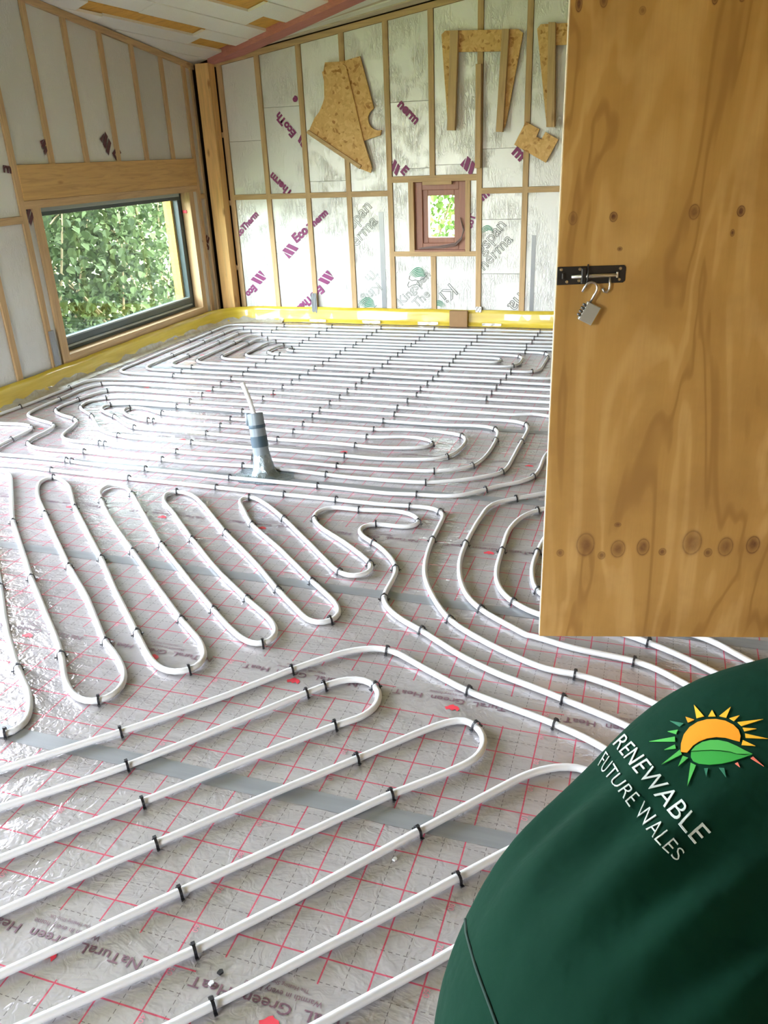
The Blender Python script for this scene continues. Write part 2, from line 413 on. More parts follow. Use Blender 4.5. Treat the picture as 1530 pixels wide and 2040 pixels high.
# lettering printed on the foil, upside down to the camera
title, tw, _ = text_mesh('NaTuraL  Green  HeaT', 0, 0.008)
sub1, sw1, _ = text_mesh('Warmth in every home'); sub2, sw2, _ = text_mesh('The Heating Shop UK')
def unit_lettering():
    me = bpy.data.meshes.new('printed_lettering'); bm = bmesh.new()
    def put(src, wd, x0, x1, y, mi, sq=1.0):
        k = (x1 - x0) / wd; m = src.copy(); m.transform(Matrix(((-k, 0, 0, x1), (0, -k * sq, 0, y), (0, 0, 1, 0), (0, 0, 0, 1))))
        n0 = len(bm.faces); bm.from_mesh(m); bm.faces.ensure_lookup_table()
        for f in bm.faces[n0:]: f.material_index = mi
        bpy.data.meshes.remove(m)
    put(title, tw, 0.0, 0.385, 0.486, 0, 0.78)
    put(sub1, sw1, 0.105, 0.27, 0.508, 0); put(sub2, sw2, 0.13, 0.235, 0.524, 0)
    # the red double-hook mark above the title
    hook = [(-.02, .000), (-.013, .012), (-.004, .006), (.004, .012), (.012, .004), (.02, .012), (.024, .0), (.016, -.010), (.006, -.012), (.002, -.016), (-.006, -.012), (-.012, -.004)]
    vs = [bm.verts.new((0.186 + a, 0.442 - b, 0)) for a, b in hook]
    f = bm.faces.new(vs); f.material_index = 1
    bm.normal_update(); bm.to_mesh(me); bm.free()
    me.materials.append(M['ink_title']); me.materials.append(M['ink_red']); return me
UL = unit_lettering()
def unit_numbers():
    me = bpy.data.meshes.new('printed_numbers'); bm = bmesh.new()
    for n in range(10, 100, 10):
        src, wd, _ = text_mesh(str(n)); k = 0.017 / wd; m = src.copy()
        m.transform(Matrix(((0, k, 0, 0.066), (-k, 0, 0, n / 100 - 0.010), (0, 0, 1, 0), (0, 0, 0, 1)))); bm.from_mesh(m); bpy.data.meshes.remove(m)
    bm.to_mesh(me); bm.free(); me.materials.append(M['ink_num']); return me
UN = unit_numbers()
for i in range(len(edges) - 1):
    y0, y1 = edges[i], min(edges[i + 1], YB)
    n = i - 3; off = bands_x0.get(n, -0.25); oy = origin_y.get(n, y0)
    o = MB().add([(-4.2 - off, y0 - oy, 0), (XR - off, y0 - oy, 0), (XR - off, y1 - oy, 0), (-4.2 - off, y1 - oy, 0)], [(0, 1, 2, 3)]).build('foil_sheet', M['foil_floor'], None)
    o.location = (off, oy, 0.0005 + 0.0002 * (i % 2)); 
    o.parent = fl; o.matrix_parent_inverse = world_of(fl).inverted()
    if 0 <= n <= 5:
        k0 = -9 if n < 5 else -8
        for k in range(k0, 3):
            t = bpy.data.objects.new('printed_lettering', UL); COL.objects.link(t)
            t.location = (0.5 * k + 0.12, 0.0, 0.0012)
            if t.location.x + off < -4.0 or t.location.x + off > 1.6: bpy.data.objects.remove(t); continue
            t.parent = o
            if n < 4:
                q = bpy.data.objects.new('printed_numbers', UN); COL.objects.link(q); q.location = (0.5 * k, 0.0, 0.0012); q.parent = o
seam_names = ['nearest the kneeling person', 'passing under the bend of the snaking pipe', 'beside the grey stand-up conduit', 'under the right ends of the middle spiral', 'crossing the far spiral of pipes', 'closest to the back wall']
for i, y in enumerate(seams[1:7]):
    hw = 0.026 if i else 0.027
    n = 60; vs = []
    rr = random.Random(i)
    for k in range(n + 1):
        x = -4.0 + (XR + 3.9) * k / n; e = 0.0015 * math.sin(k * 1.3 + i)
        yy = y - 0.004 * (x + 1) * (1 if i == 1 else 0.3)
        vs += [(x, yy - hw + e, 0.0016), (x, yy + hw + e, 0.0016)]
    o = MB().add(vs, [(2 * k, 2 * k + 2, 2 * k + 3, 2 * k + 1) for k in range(n)]).build('duct_tape_strip', M['tape'])
    tag(o, 'grey duct tape over a foil joint, ' + seam_names[i], 'tape', 'tape strips over the foil joints')

# ------------------------------------------------------------------ back wall
BY = YB + 0.014                 # foil face of the boards, set back a little between the studs
wall_back = MB().box((XL - 0.25, YB + 0.09, -0.1), (-2.105, YB + 0.25, 5.0)).box((-1.64, YB + 0.09, -0.1), (XR, YB + 0.25, 5.0)).box((-2.105, YB + 0.09, -0.1), (-1.64, YB + 0.25, 0.65)).box((-2.105, YB + 0.09, 1.225), (-1.64, YB + 0.25, 5.0)).build('wall_back', M['sheath'])
struct(wall_back, 'back wall of silver foil insulation between pine studs')
def back_box(name, x0, x1, z0, z1, y0=YB, y1=YB + 0.095, mat='pine', zr=None):
    """upright piece; with zr it is cut to the roof slope"""
    if zr is None: z2a = z2b = z1
    else: z2a, z2b = roof_z(x0, YB) + zr, roof_z(x1, YB) + zr
    m = MB().prism([(x0, y0, z0), (x1, y0, z0), (x1, y0, z2b), (x0, y0, z2a)], (0, y1 - y0, 0))
    return m.build(name, M[mat], wall_back, origin=((x0 + x1) / 2, y0, z0))
PB = -0.045                     # underside of the top plate below the roof line
SW = 0.046
stud_x = [-3.885, -3.51, -3.112, -2.713, -2.323, -1.935, -1.523, -1.13, -0.73, -0.33, 0.07, 0.47, 0.87, 1.27, 1.67, 2.07, 2.47]
for i, x in enumerate(stud_x):
    h = SW / 2
    if i == 5:
        back_box('stud', x - h, x + h, 1.278, 0, zr=PB); back_box('stud', x - h, x + h, 0.0, 0.607)
    else: back_box('stud', x - h, x + h, 0.0, 0, zr=PB)
# top plate along the roof slope
x0, x1 = -3.93, XR
m = MB().prism([(x0, YB - 0.002, roof_z(x0, YB) + PB), (x1, YB - 0.002, roof_z(x1, YB) + PB), (x1, YB - 0.002, roof_z(x1, YB)), (x0, YB - 0.002, roof_z(x0, YB))], (0, 0.097, 0)).build('top_plate', M['pine_x'], wall_back)
# rails and noggins
for i in range(len(stud_x) - 1):
    a, b = stud_x[i] + SW / 2, stud_x[i + 1] - SW / 2
    if i in (4, 5): continue
    back_box('noggin', a, b, 1.121, 1.166, mat='pine_x')
back_box('window_head_rail', -2.30, -1.546, 1.229, 1.279, mat='pine_x'); back_box('window_sill_rail', -2.30, -1.546, 0.608, 0.65, mat='pine_x')
back_box('window_jamb', -2.153, -2.107, 0.65, 1.229, y0=YB - 0.006); back_box('window_jamb', -1.641, -1.600, 0.65, 1.229, y0=YB - 0.006)
back_box('packing_strip', -2.02, -1.76, 1.205, 1.232, y0=YB - 0.02, y1=YB + 0.02, mat='pine_x')
for z in (0.505, 1.096, 1.68): back_box('noggin', -3.945, -3.905, z - 0.022, z + 0.022, y0=YB + 0.005)
# foil boards, one for each field between the studs
boards = {}
def board(key, x0, x1, z0, z1, zr=None, dy=0.0):
    boards[key] = back_box('insulation_board', x0 + 0.003, x1 - 0.003, z0, z1, BY + dy, BY + 0.06 + dy, 'foil_back', zr)
rb = random.Random(3)
for i in range(len(stud_x) - 1):
    a, b = stud_x[i] + SW / 2, stud_x[i + 1] - SW / 2
    splits = {0: [1.62], 1: [1.88], 2: [1.26], 3: [], 4: [1.34, 1.86], 5: [1.36], 6: [1.47], 7: []}.get(i, [1.7])
    zz = [1.279 if i in (4, 5) else 1.166] + splits
    for k, z in enumerate(zz):
        top = k == len(zz) - 1
        board((i, 'u', k), a, b, z + 0.0015, 0 if top else zz[k + 1] - 0.0015, PB - 0.002 if top else None, rb.uniform(-0.002, 0.004))
    if i in (4, 5): board((i, 'l', 0), a, b, 0.0, 0.607)
    elif i == 6:
        board((i, 'l', 0), a, b, 0.0, 0.457); board((i, 'l', 1), a, b, 0.46, 0.91); board((i, 'l', 2), a, b, 0.913, 1.120)
    else: board((i, 'l', 0), a, b, 0.0, 1.120)
board('wl', -2.30, -2.153, 0.65, 1.228); board('wr', -1.600, -1.546, 0.65, 1.228)
for (x, z0, z1, key, w_) in [(-2.44, 0.13, 0.99, (3, 'l', 0), 0.045), (-1.06, 0.13, 0.78, (7, 'l', 0), 0.035)]:
    MB().box((x, BY - 0.003, z0), (x + w_, BY - 0.0005, z1)).build('foil_joint_tape', M['tape'], boards[key])
# lettering on the boards (angles and cut words as on the wall)
NB = (0, -1, 0)
def wtext(body, a, b, key, mat, outline=0.0, bold=0.0, lift=0.006, sq=1.0):
    place_text('printed_lettering', body, M[mat], (a[0], BY, a[1]), (b[0], BY, b[1]), NB, boards[key], outline, bold, lift, sq)
def slashes(a, b, key, mat='ink_purple', n=3, wall='back', parent=None):
    """the maker's mark: a zigzag of slanted bars along a to b"""
    d = Vector((b[0] - a[0], b[1] - a[1])); L = d.length; d.normalize(); q = Vector((-d.y, d.x)); m = MB()
    for pts in ([(-.05, .5), (.28, .5), (.62, -.5), (.30, -.5)], [(.38, .5), (.70, .5), (1.05, -.5), (.72, -.5)], [(-.05, .3), (-.05, -.5), (.22, -.5), (.20, -.45)]):
        P = [Vector(a) + d * (u * L) + q * (v * L * 0.75) for u, v in pts]
        if wall == 'back': m.add([(p.x, BY - 0.006, p.y) for p in P], [(0, 1, 2, 3)])
        else: m.add([(XL - 0.014 + 0.006, p.x, p.y) for p in P], [(0, 1, 2, 3)])
    m.build('printed_mark', M[mat], boards[key] if parent is None else parent)
P_ = 'ink_purple'
wtext('coTherm', (-3.862, 0.790), (-3.635, 0.985), (0, 'l', 0), P_, bold=0.05)
slashes((-3.385, 0.628), (-3.286, 0.715), (1, 'l', 0)); wtext('Eco', (-3.268, 0.730), (-3.135, 0.832), (1, 'l', 0), P_, bold=0.05); wtext('Therm', (-3.12, 0.838), (-2.927, 0.985), (2, 'l', 0), P_, bold=0.05)
slashes((-3.652, 0.440), (-3.752, 0.358), (0, 'l', 0)); wtext('Eco', (-3.765, 0.345), (-3.862, 0.258), (0, 'l', 0), P_, bold=0.05)
slashes((-2.945, 0.445), (-3.040, 0.360), (2, 'l', 0)); wtext('EcoTher', (-3.058, 0.345), (-3.335, 0.120), (1, 'l', 0), P_, bold=0.05)
wtext('EcoTh', (-3.185, 1.665), (-3.335, 1.842), (1, 'u', 0), P_, bold=0.05); wtext('e', (-3.14, 1.93), (-3.17, 1.965), (1, 'u', 1), P_, bold=0.05)
slashes((-3.115, 1.565), (-3.160, 1.640), (1, 'u', 0))
wtext('Therm', (-3.262, 1.170), (-3.452, 1.350), (1, 'u', 0), P_, bold=0.05)
wtext('nerm', (-2.236, 1.835), (-2.08, 1.682), (4, 'u', 1), P_, bold=0.05)
slashes((-2.300, 1.392), (-2.235, 1.312), (4, 'u', 0)); wtext('E', (-2.225, 1.320), (-2.190, 1.285), (4, 'u', 0), P_, bold=0.05)
slashes((-1.655, 1.385), (-1.565, 1.300), (5, 'u', 0)); wtext('m', (-1.252, 1.432), (-1.18, 1.365), (6, 'u', 0), P_, bold=0.05)
wtext('coT', (-1.590, 0.835), (-1.552, 0.950), 'wr', P_, bold=0.05); wtext('m', (-1.492, 1.065), (-1.43, 1.112), (6, 'l', 2), P_, bold=0.05)
G_ = 'ink_grey'
wtext('Kingspan', (-2.242, 0.165), (-1.962, 0.440), (4, 'l', 0), G_, 0.012); wtext('The', (-2.100, 0.145), (-1.968, 0.265), (4, 'l', 0), G_, 0.012)
wtext('span', (-2.685, 0.845), (-2.50, 1.03), (3, 'l', 0), 'ink_pale', 0.012); wtext('erma', (-2.67, 0.69), (-2.445, 0.905), (3, 'l', 0), 'ink_pale', 0.012)
wtext('Kings', (-2.485, 0.375), (-2.675, 0.195), (3, 'l', 0), 'ink_pale', 0.012); wtext('Th', (-2.52, 0.50), (-2.60, 0.42), (3, 'l', 0), 'ink_pale', 0.012)
wtext('gspan', (-1.488, 0.615), (-1.283, 0.862), (6, 'l', 1), G_, 0.012); wtext('herma', (-1.472, 0.485), (-1.218, 0.74), (6, 'l', 1), G_, 0.012)
wtext('na', (-1.162, 0.30), (-1.262, 0.18), (6, 'l', 0), G_, 0.012); wtext('Ki', (-1.79, 0.372), (-1.89, 0.28), (5, 'l', 0), G_, 0.012)
def mane(cx, cz, k, key, n=7, flip=1, a0=0, face=False):
    """green lion-mane mark: a fan of tapered swept strokes"""
    m = MB()
    for i in range(n):
        u = i / max(1, n - 1); pts = []
        for q in range(7):
            s = q / 6; x = -0.10 + 0.015 * i + s * (0.20 - 0.012 * i); z = -0.02 + (0.125 - 0.019 * i) * math.sin(math.pi * (0.10 + 0.66 * s))
            pts.append((x * flip, z))
        vs = []
        for q, (x, z) in enumerate(pts):
            wd = 0.0048 * (0.25 + math.sin(math.pi * min(1, (q + 0.4) / 6.6)))
            vs += [(cx + k * x, BY - 0.0062, cz + k * (z - wd)), (cx + k * x, BY - 0.0062, cz + k * (z + wd))]
        m.add(vs, [(2 * q, 2 * q + 2, 2 * q + 3, 2 * q + 1) for q in range(6)])
    m.build('printed_mark', M['ink_green'], boards[key])
    if face:
        f = MB()
        for pts in ([(-.09, .01), (-.10, -.03), (-.06, -.05), (-.02, -.04), (.03, -.05), (.09, -.02), (.13, .02)], [(-.10, -.06), (-.12, -.10), (-.11, -.13), (-.05, -.10), (.0, -.09), (.04, -.12), (.03, -.08), (.0, -.055)]):
            f.tube([(cx + k * a, BY - 0.0055, cz + k * b) for a, b in pts], 0.0028, 5)
        f.build('printed_mark', M['ink_grey'], boards[key])
mane(-2.095, 0.43, 0.75, (4, 'l', 0), 6, 1, 0, True); mane(-2.60, 0.15, 0.8, (3, 'l', 0), 6, 1, 0, True); mane(-1.88, 0.16, 0.55, (5, 'l', 0), 5, -1); mane(-1.46, 0.80, 0.6, (6, 'l', 1), 4, 1)

# small red-brown window in the back wall
w2 = empty('window_2', (-1.872, YB, 0.65)); struct(w2, 'small red-brown framed window in the back wall', None)
def ring(x0, x1, z0, z1, t, y0, y1, name, mat, par, bev=0.004):
    o = None
    for (a, b, c, d, nm) in ((x0, x0 + t, z0, z1, 'stile'), (x1 - t, x1, z0, z1, 'stile'), (x0 + t, x1 - t, z0, z0 + t, 'bottom_rail'), (x0 + t, x1 - t, z1 - t, z1, 'top_rail')):
        o = MB().box((a, y0, c), (b, y1, d)).build(name + '_' + nm, M[mat], par, bevel=bev, origin=((a + b) / 2, y0, c))
ring(-2.104, -1.642, 0.652, 1.226, 0.066, YB + 0.035, YB + 0.12, 'frame', 'redwood', w2)
ring(-2.040, -1.706, 0.716, 1.162, 0.048, YB + 0.055, YB + 0.13, 'casement', 'redwood', w2)
MB().box((-1.995, YB + 0.085, 0.76), (-1.75, YB + 0.091, 1.118)).build('pane', M['glass'], w2)
MB().box((-2.104, YB - 0.012, 0.650), (-1.642, YB + 0.10, 0.664)).build('sill_board', M['redwood'], w2)
m = MB()
for k in range(3):
    m.tube([(-1.69 + 0.012 * k, YB + 0.02, 0.93 - 0.03 * k), (-1.66 + 0.005 * k, YB - 0.004, 0.83), (-1.675, YB - 0.006, 0.75 + 0.01 * k), (-1.73, YB - 0.004, 0.70 + 0.01 * k), (-1.83 - 0.03 * k, YB + 0.0, 0.683 + 0.005 * k), (-1.99, YB + 0.004, 0.676 + 0.006 * k), (-2.07, YB + 0.02, 0.674)], 0.0045, 6)
o = m.build('loose_cable', M['cable'], None, True); tag(o, 'thin grey-brown cables coiled on the sill of the small window', 'cable')

# ------------------------------------------------------------------ left wall
PX0, PX1 = XL - 0.10, XL        # stud depth
wall_left = MB().box((XL - 0.25, YR, -0.1), (XL - 0.09, 0.1, 5.0)).box((XL - 0.25, 0.1, 2.2), (XL - 0.09, 3.7, 5.0)).box((XL - 0.25, 3.7, -0.1), (XL - 0.09, 4.875, 5.0)).box((XL - 0.25, 4.875, -0.1), (XL - 0.09, 6.85, 0.19)).box((XL - 0.25, 4.875, 1.22), (XL - 0.09, 6.85, 5.0)).box((XL - 0.25, 6.85, -0.1), (XL - 0.09, YB + 0.25, 5.0)).build('wall_left', M['sheath'])
struct(wall_left, 'left wall of foil insulation between pine studs with a window')
def left_box(name, y0, y1, z0, z1, x0=PX0, x1=PX1, mat='pine', zr=None, bev=0):
    if zr is None: a = b = z1
    else: a, b = roof_z(XL, y0) + zr, roof_z(XL, y1) + zr
    m = MB().prism([(x0, y0, z0), (x0, y1, z0), (x0, y1, b), (x0, y0, a)], (x1 - x0, 0, 0))
    return m.build(name, M[mat], wall_left, origin=(x1, (y0 + y1) / 2, z0))
ls = [4.708, 5.095, 5.485, 5.88, 6.275, 6.68, 7.03]
h = SW / 2 + 0.001
left_box('stud', ls[0] - h, ls[0] + h, 0, 0, zr=PB)
for y in ls[1:6]: left_box('stud', y - h, y + h, 1.492, 0, zr=PB)
left_box('stud', ls[6] - h, ls[6] + h, 0, 0, zr=PB)
for y in (4.345, 3.95, 3.72): left_box('stud', y - h, y + h, 0, 0, zr=PB)
for y in (0.08, -0.3, -0.7, -1.1, -1.5, -1.9, -2.3): left_box('stud', y - h, y + h, 0, 0, zr=PB)
left_box('lintel', 4.732, 7.006, 1.27, 1.492, x0=XL - 0.07, x1=XL + 0.006, mat='lintel')
left_box('head_rail', 4.732, 7.006, 1.216, 1.268, mat='pine_y')
left_box('window_jamb', 4.80, 4.878, 0, 1.216); left_box('window_jamb', 6.85, 6.925, 0, 1.216)
left_box('window_sill_rail', 4.878, 6.85, 0.14, 0.195, mat='pine_y'); left_box('noggin', 4.368, 4.685, 1.13, 1.176, mat='pine_y')
left_box('noggin', 7.054, 7.13, 1.15, 1.19, mat='pine_y')
left_box('patio_head', 0.10, 3.70, 2.06, 2.20, mat='pine_y')
left_box('cripple_stud', 7.135, 7.17, 0, 0, zr=PB)
ya, yb = YR, 7.20
MB().prism([(XL - 0.10, ya, roof_z(XL, ya) + PB), (XL - 0.10, yb, roof_z(XL, yb) + PB), (XL - 0.10, yb, roof_z(XL, yb)), (XL - 0.10, ya, roof_z(XL, ya))], (0.104, 0, 0)).build('top_plate', M['pine_y'], wall_left)
LX = XL - 0.014
def lboard(y0, y1, z0, z1, zr=None):
    return left_box('insulation_board', y0 + 0.003, y1 - 0.003, z0, z1, LX - 0.06, LX, 'foil_back', zr)
lb = {}
for i in range(6): lb[i] = lboard(ls[i] + h, ls[i + 1] - h, 1.494, 0, PB - 0.002)
lb['a'] = lboard(4.345 + h, ls[0] - h, 0, 1.128); lb['b'] = lboard(4.345 + h, ls[0] - h, 1.178, 0, PB - 0.002)
lb['c'] = lboard(3.95 + h, 4.345 - h, 0, 0, PB - 0.002); lb['d'] = lboard(ls[0] + h, 4.80, 0, 1.214); lb['e'] = lboard(6.925, 7.03 - h, 0, 1.214)
lb['f'] = lboard(7.03 + h, 7.135, 0, 1.148); lb['g'] = lboard(7.03 + h, 7.135, 1.192, 0, PB - 0.002)
for a, b in ((-2.3, -1.9), (-1.9, -1.5), (-1.5, -1.1), (-1.1, -.7), (-.7, -.3), (-.3, .08)): lboard(a + h, b - h, 0, 0, PB - 0.002)
for a, b in ((0.08, 1.2), (1.2, 2.4), (2.4, 3.72)): lboard(a + h, b - h, 2.202, 0, PB - 0.002)
def ltext(body, a, b, key, mat='ink_dark', bold=0.05):
    place_text('printed_lettering', body, M[mat], (LX, a[0], a[1]), (LX, b[0], b[1]), (1, 0, 0), lb[key], 0, bold, 0.006)
def lslash(a, b, key): slashes(a, b, None, 'ink_dark', wall='left', parent=lb[key])
lslash((5.73, 1.672), (5.80, 1.565), 2); ltext('E', (5.815, 1.555), (5.85, 1.50), 2)
lslash((5.045, 1.64), (5.07, 1.56), 0); lslash((4.745, 1.215), (4.79, 1.13), 'd'); ltext('JE', (7.06, 0.705), (7.13, 0.80), 'f'); ltext('rn', (4.61, 1.455), (4.68, 1.445), 'b')
MB().box((LX + 0.001, 4.70, 0.12), (LX + 0.024, 4.75, 0.40)).build('foil_joint_tape', M['tape'], lb['d'])

# large window in the left wall
w1 = empty('window_1', (XL - 0.12, 5.86, 0.195)); struct(w1, 'large grey-framed window in the left wall looking on to bushes', None)
FX0, FX1 = XL - 0.145, XL - 0.095
def wbox(name, y0, y1, z0, z1, x0=FX0, x1=FX1, mat='alu', bev=0.003): return MB().box((x0, y0, z0), (x1, y1, z1)).build(name, M[mat], w1, bevel=bev, origin=(x0, y0, z0))
wbox('frame_bottom_rail', 4.878, 6.85, 0.196, 0.300); wbox('frame_top_rail', 4.878, 6.85, 1.155, 1.216)
wbox('frame_stile', 4.878, 4.95, 0.30, 1.155); wbox('frame_stile', 6.79, 6.85, 0.30, 1.155)
wbox('top_bead', 4.95, 6.80, 1.185, 1.214, FX1 - 0.002, FX1 + 0.02, 'alu_light'); wbox('bottom_bead', 4.95, 6.80, 0.222, 0.240, FX1 - 0.002, FX1 + 0.012, 'alu_light')
wbox('inner_lip', 4.95, 6.78, 0.288, 0.302, FX1 - 0.01, FX1 + 0.006, 'alu_light')
wbox('pane', 4.95, 6.79, 0.30, 1.155, FX0 + 0.015, FX0 + 0.021, 'glass', 0)
wbox('outer_timber_reveal', 6.76, 6.85, 0.22, 1.20, FX0 - 0.085, FX0 - 0.004, 'gold', 0)
wbox('catch', 6.842, 6.856, 1.04, 1.065, FX1 + 0.01, FX1 + 0.05, 'ink_red', 0)

# corner post
post = MB().box((-4.055, 7.145, 0), (-3.925, 7.26, roof_z(-3.99, 7.2) - 0.02)).build('corner_post', M['post'], wall_back, bevel=0.003)

# other walls (behind the camera and to the right) close the room
struct(MB().box((XR, YR, -0.1), (XR + 0.15, YB + 0.25, 5.2)).build('wall_right', M['warm_bounce']), 'right wall out of the picture')
struct(MB().box((XL - 0.25, YR - 0.15, -0.1), (-2.6, YR, 5.2)).box((-1.6, YR - 0.15, -0.1), (XR + 0.15, YR, 5.2)).box((-2.6, YR - 0.15, 2.15), (-1.6, YR, 5.2)).build('wall_rear', M['warm_bounce']), 'wall behind the viewer with an opening added for light')  # opening in this unseen wall is added to light the door's near face

# ------------------------------------------------------------------ ceiling
def rp(s, t, dz=0.0):
    x = -3.86 + 0.29 * s + 0.942 * t; y = 7.28 + 0.957 * s - 0.335 * t
    return Vector((x, y, roof_z(x, y) + dz))
cv = [(XL - 0.25, YR - 0.15), (XR + 0.15, YR - 0.15), (XR + 0.15, YB + 0.25), (XL - 0.25, YB + 0.25)]
ceil = MB().prism([(x, y, roof_z(x, y) + 0.075) for x, y in cv], (0, 0, 0.05)).build('ceiling', M['osb_deck'])
struct(ceil, 'sloping roof underside of foil boards and a red beam')
def roof_board(s0, s1, t0, t1, dz, th, mat, name):
    P = [rp(s0, t0, dz), rp(s1, t0, dz), rp(s1, t1, dz), rp(s0, t1, dz)]
    return MB().prism(P, (0, 0, th)).build(name, M[mat], ceil, origin=P[0])
strips = [-0.24, -0.05, 0.14, 0.315, 0.487, 0.70, 0.92, 1.15, 1.39, 1.62, 1.85, 2.08, 2.31, 2.54, 2.77, 3.0, 3.23, 3.5, 3.8, 4.1, 4.4, 4.7, 5.0, 5.3, 5.6, 5.9, 6.2, 6.5, 6.8]
openings = {2: (-0.50, -0.16), 3: (-1.68, -0.60), 5: (-0.36, -0.125), 6: (-1.07, -0.55), 8: (-0.31, -0.125)}
for i in range(len(strips) - 1):
    t0, t1 = strips[i] + 0.004, strips[i + 1] - 0.004
    parts = [(-8.6, -0.11)]
    if i in openings:
        a, b = openings[i]; parts = [(-8.6, a)] + ([(b, -0.11)] if b < -0.2 else [])
        roof_board(a - 0.02, b + 0.02, t0 - 0.02, t1 + 0.02, 0.03, 0.04, 'gold', 'roof_timber')
        roof_board(a, b, t1 - 0.012, t1 + 0.004, 0.008, 0.03, 'gold', 'rafter')
    for a, b in parts:
        # boards of differing lengths
        cuts = [a]; x = b
        seg = [b]
        while seg[-1] - 1.15 > a: seg.append(seg[-1] - (0.9 + 0.5 * ((i * 37 + len(seg) * 17) % 10) / 10))
        seg.append(a)
        for q in range(len(seg) - 1):
            roof_board(seg[q + 1] + 0.003, seg[q], t0, t1, 0.004 + 0.004 * ((i + q) % 3), 0.02, 'foil_roof', 'roof_insulation_board')
# the red beam crossing the roof from the corner post
B0, B1 = [rp(-0.115, -0.06, -0.035), rp(0.065, -0.10, -0.02)], [rp(-0.13, 7.0, -0.035), rp(0.02, 7.0, -0.02)]
MB().prism([B0[0], B0[1], B1[1], B1[0]], (0, 0, 0.09)).build('red_beam', M['hip'], ceil)
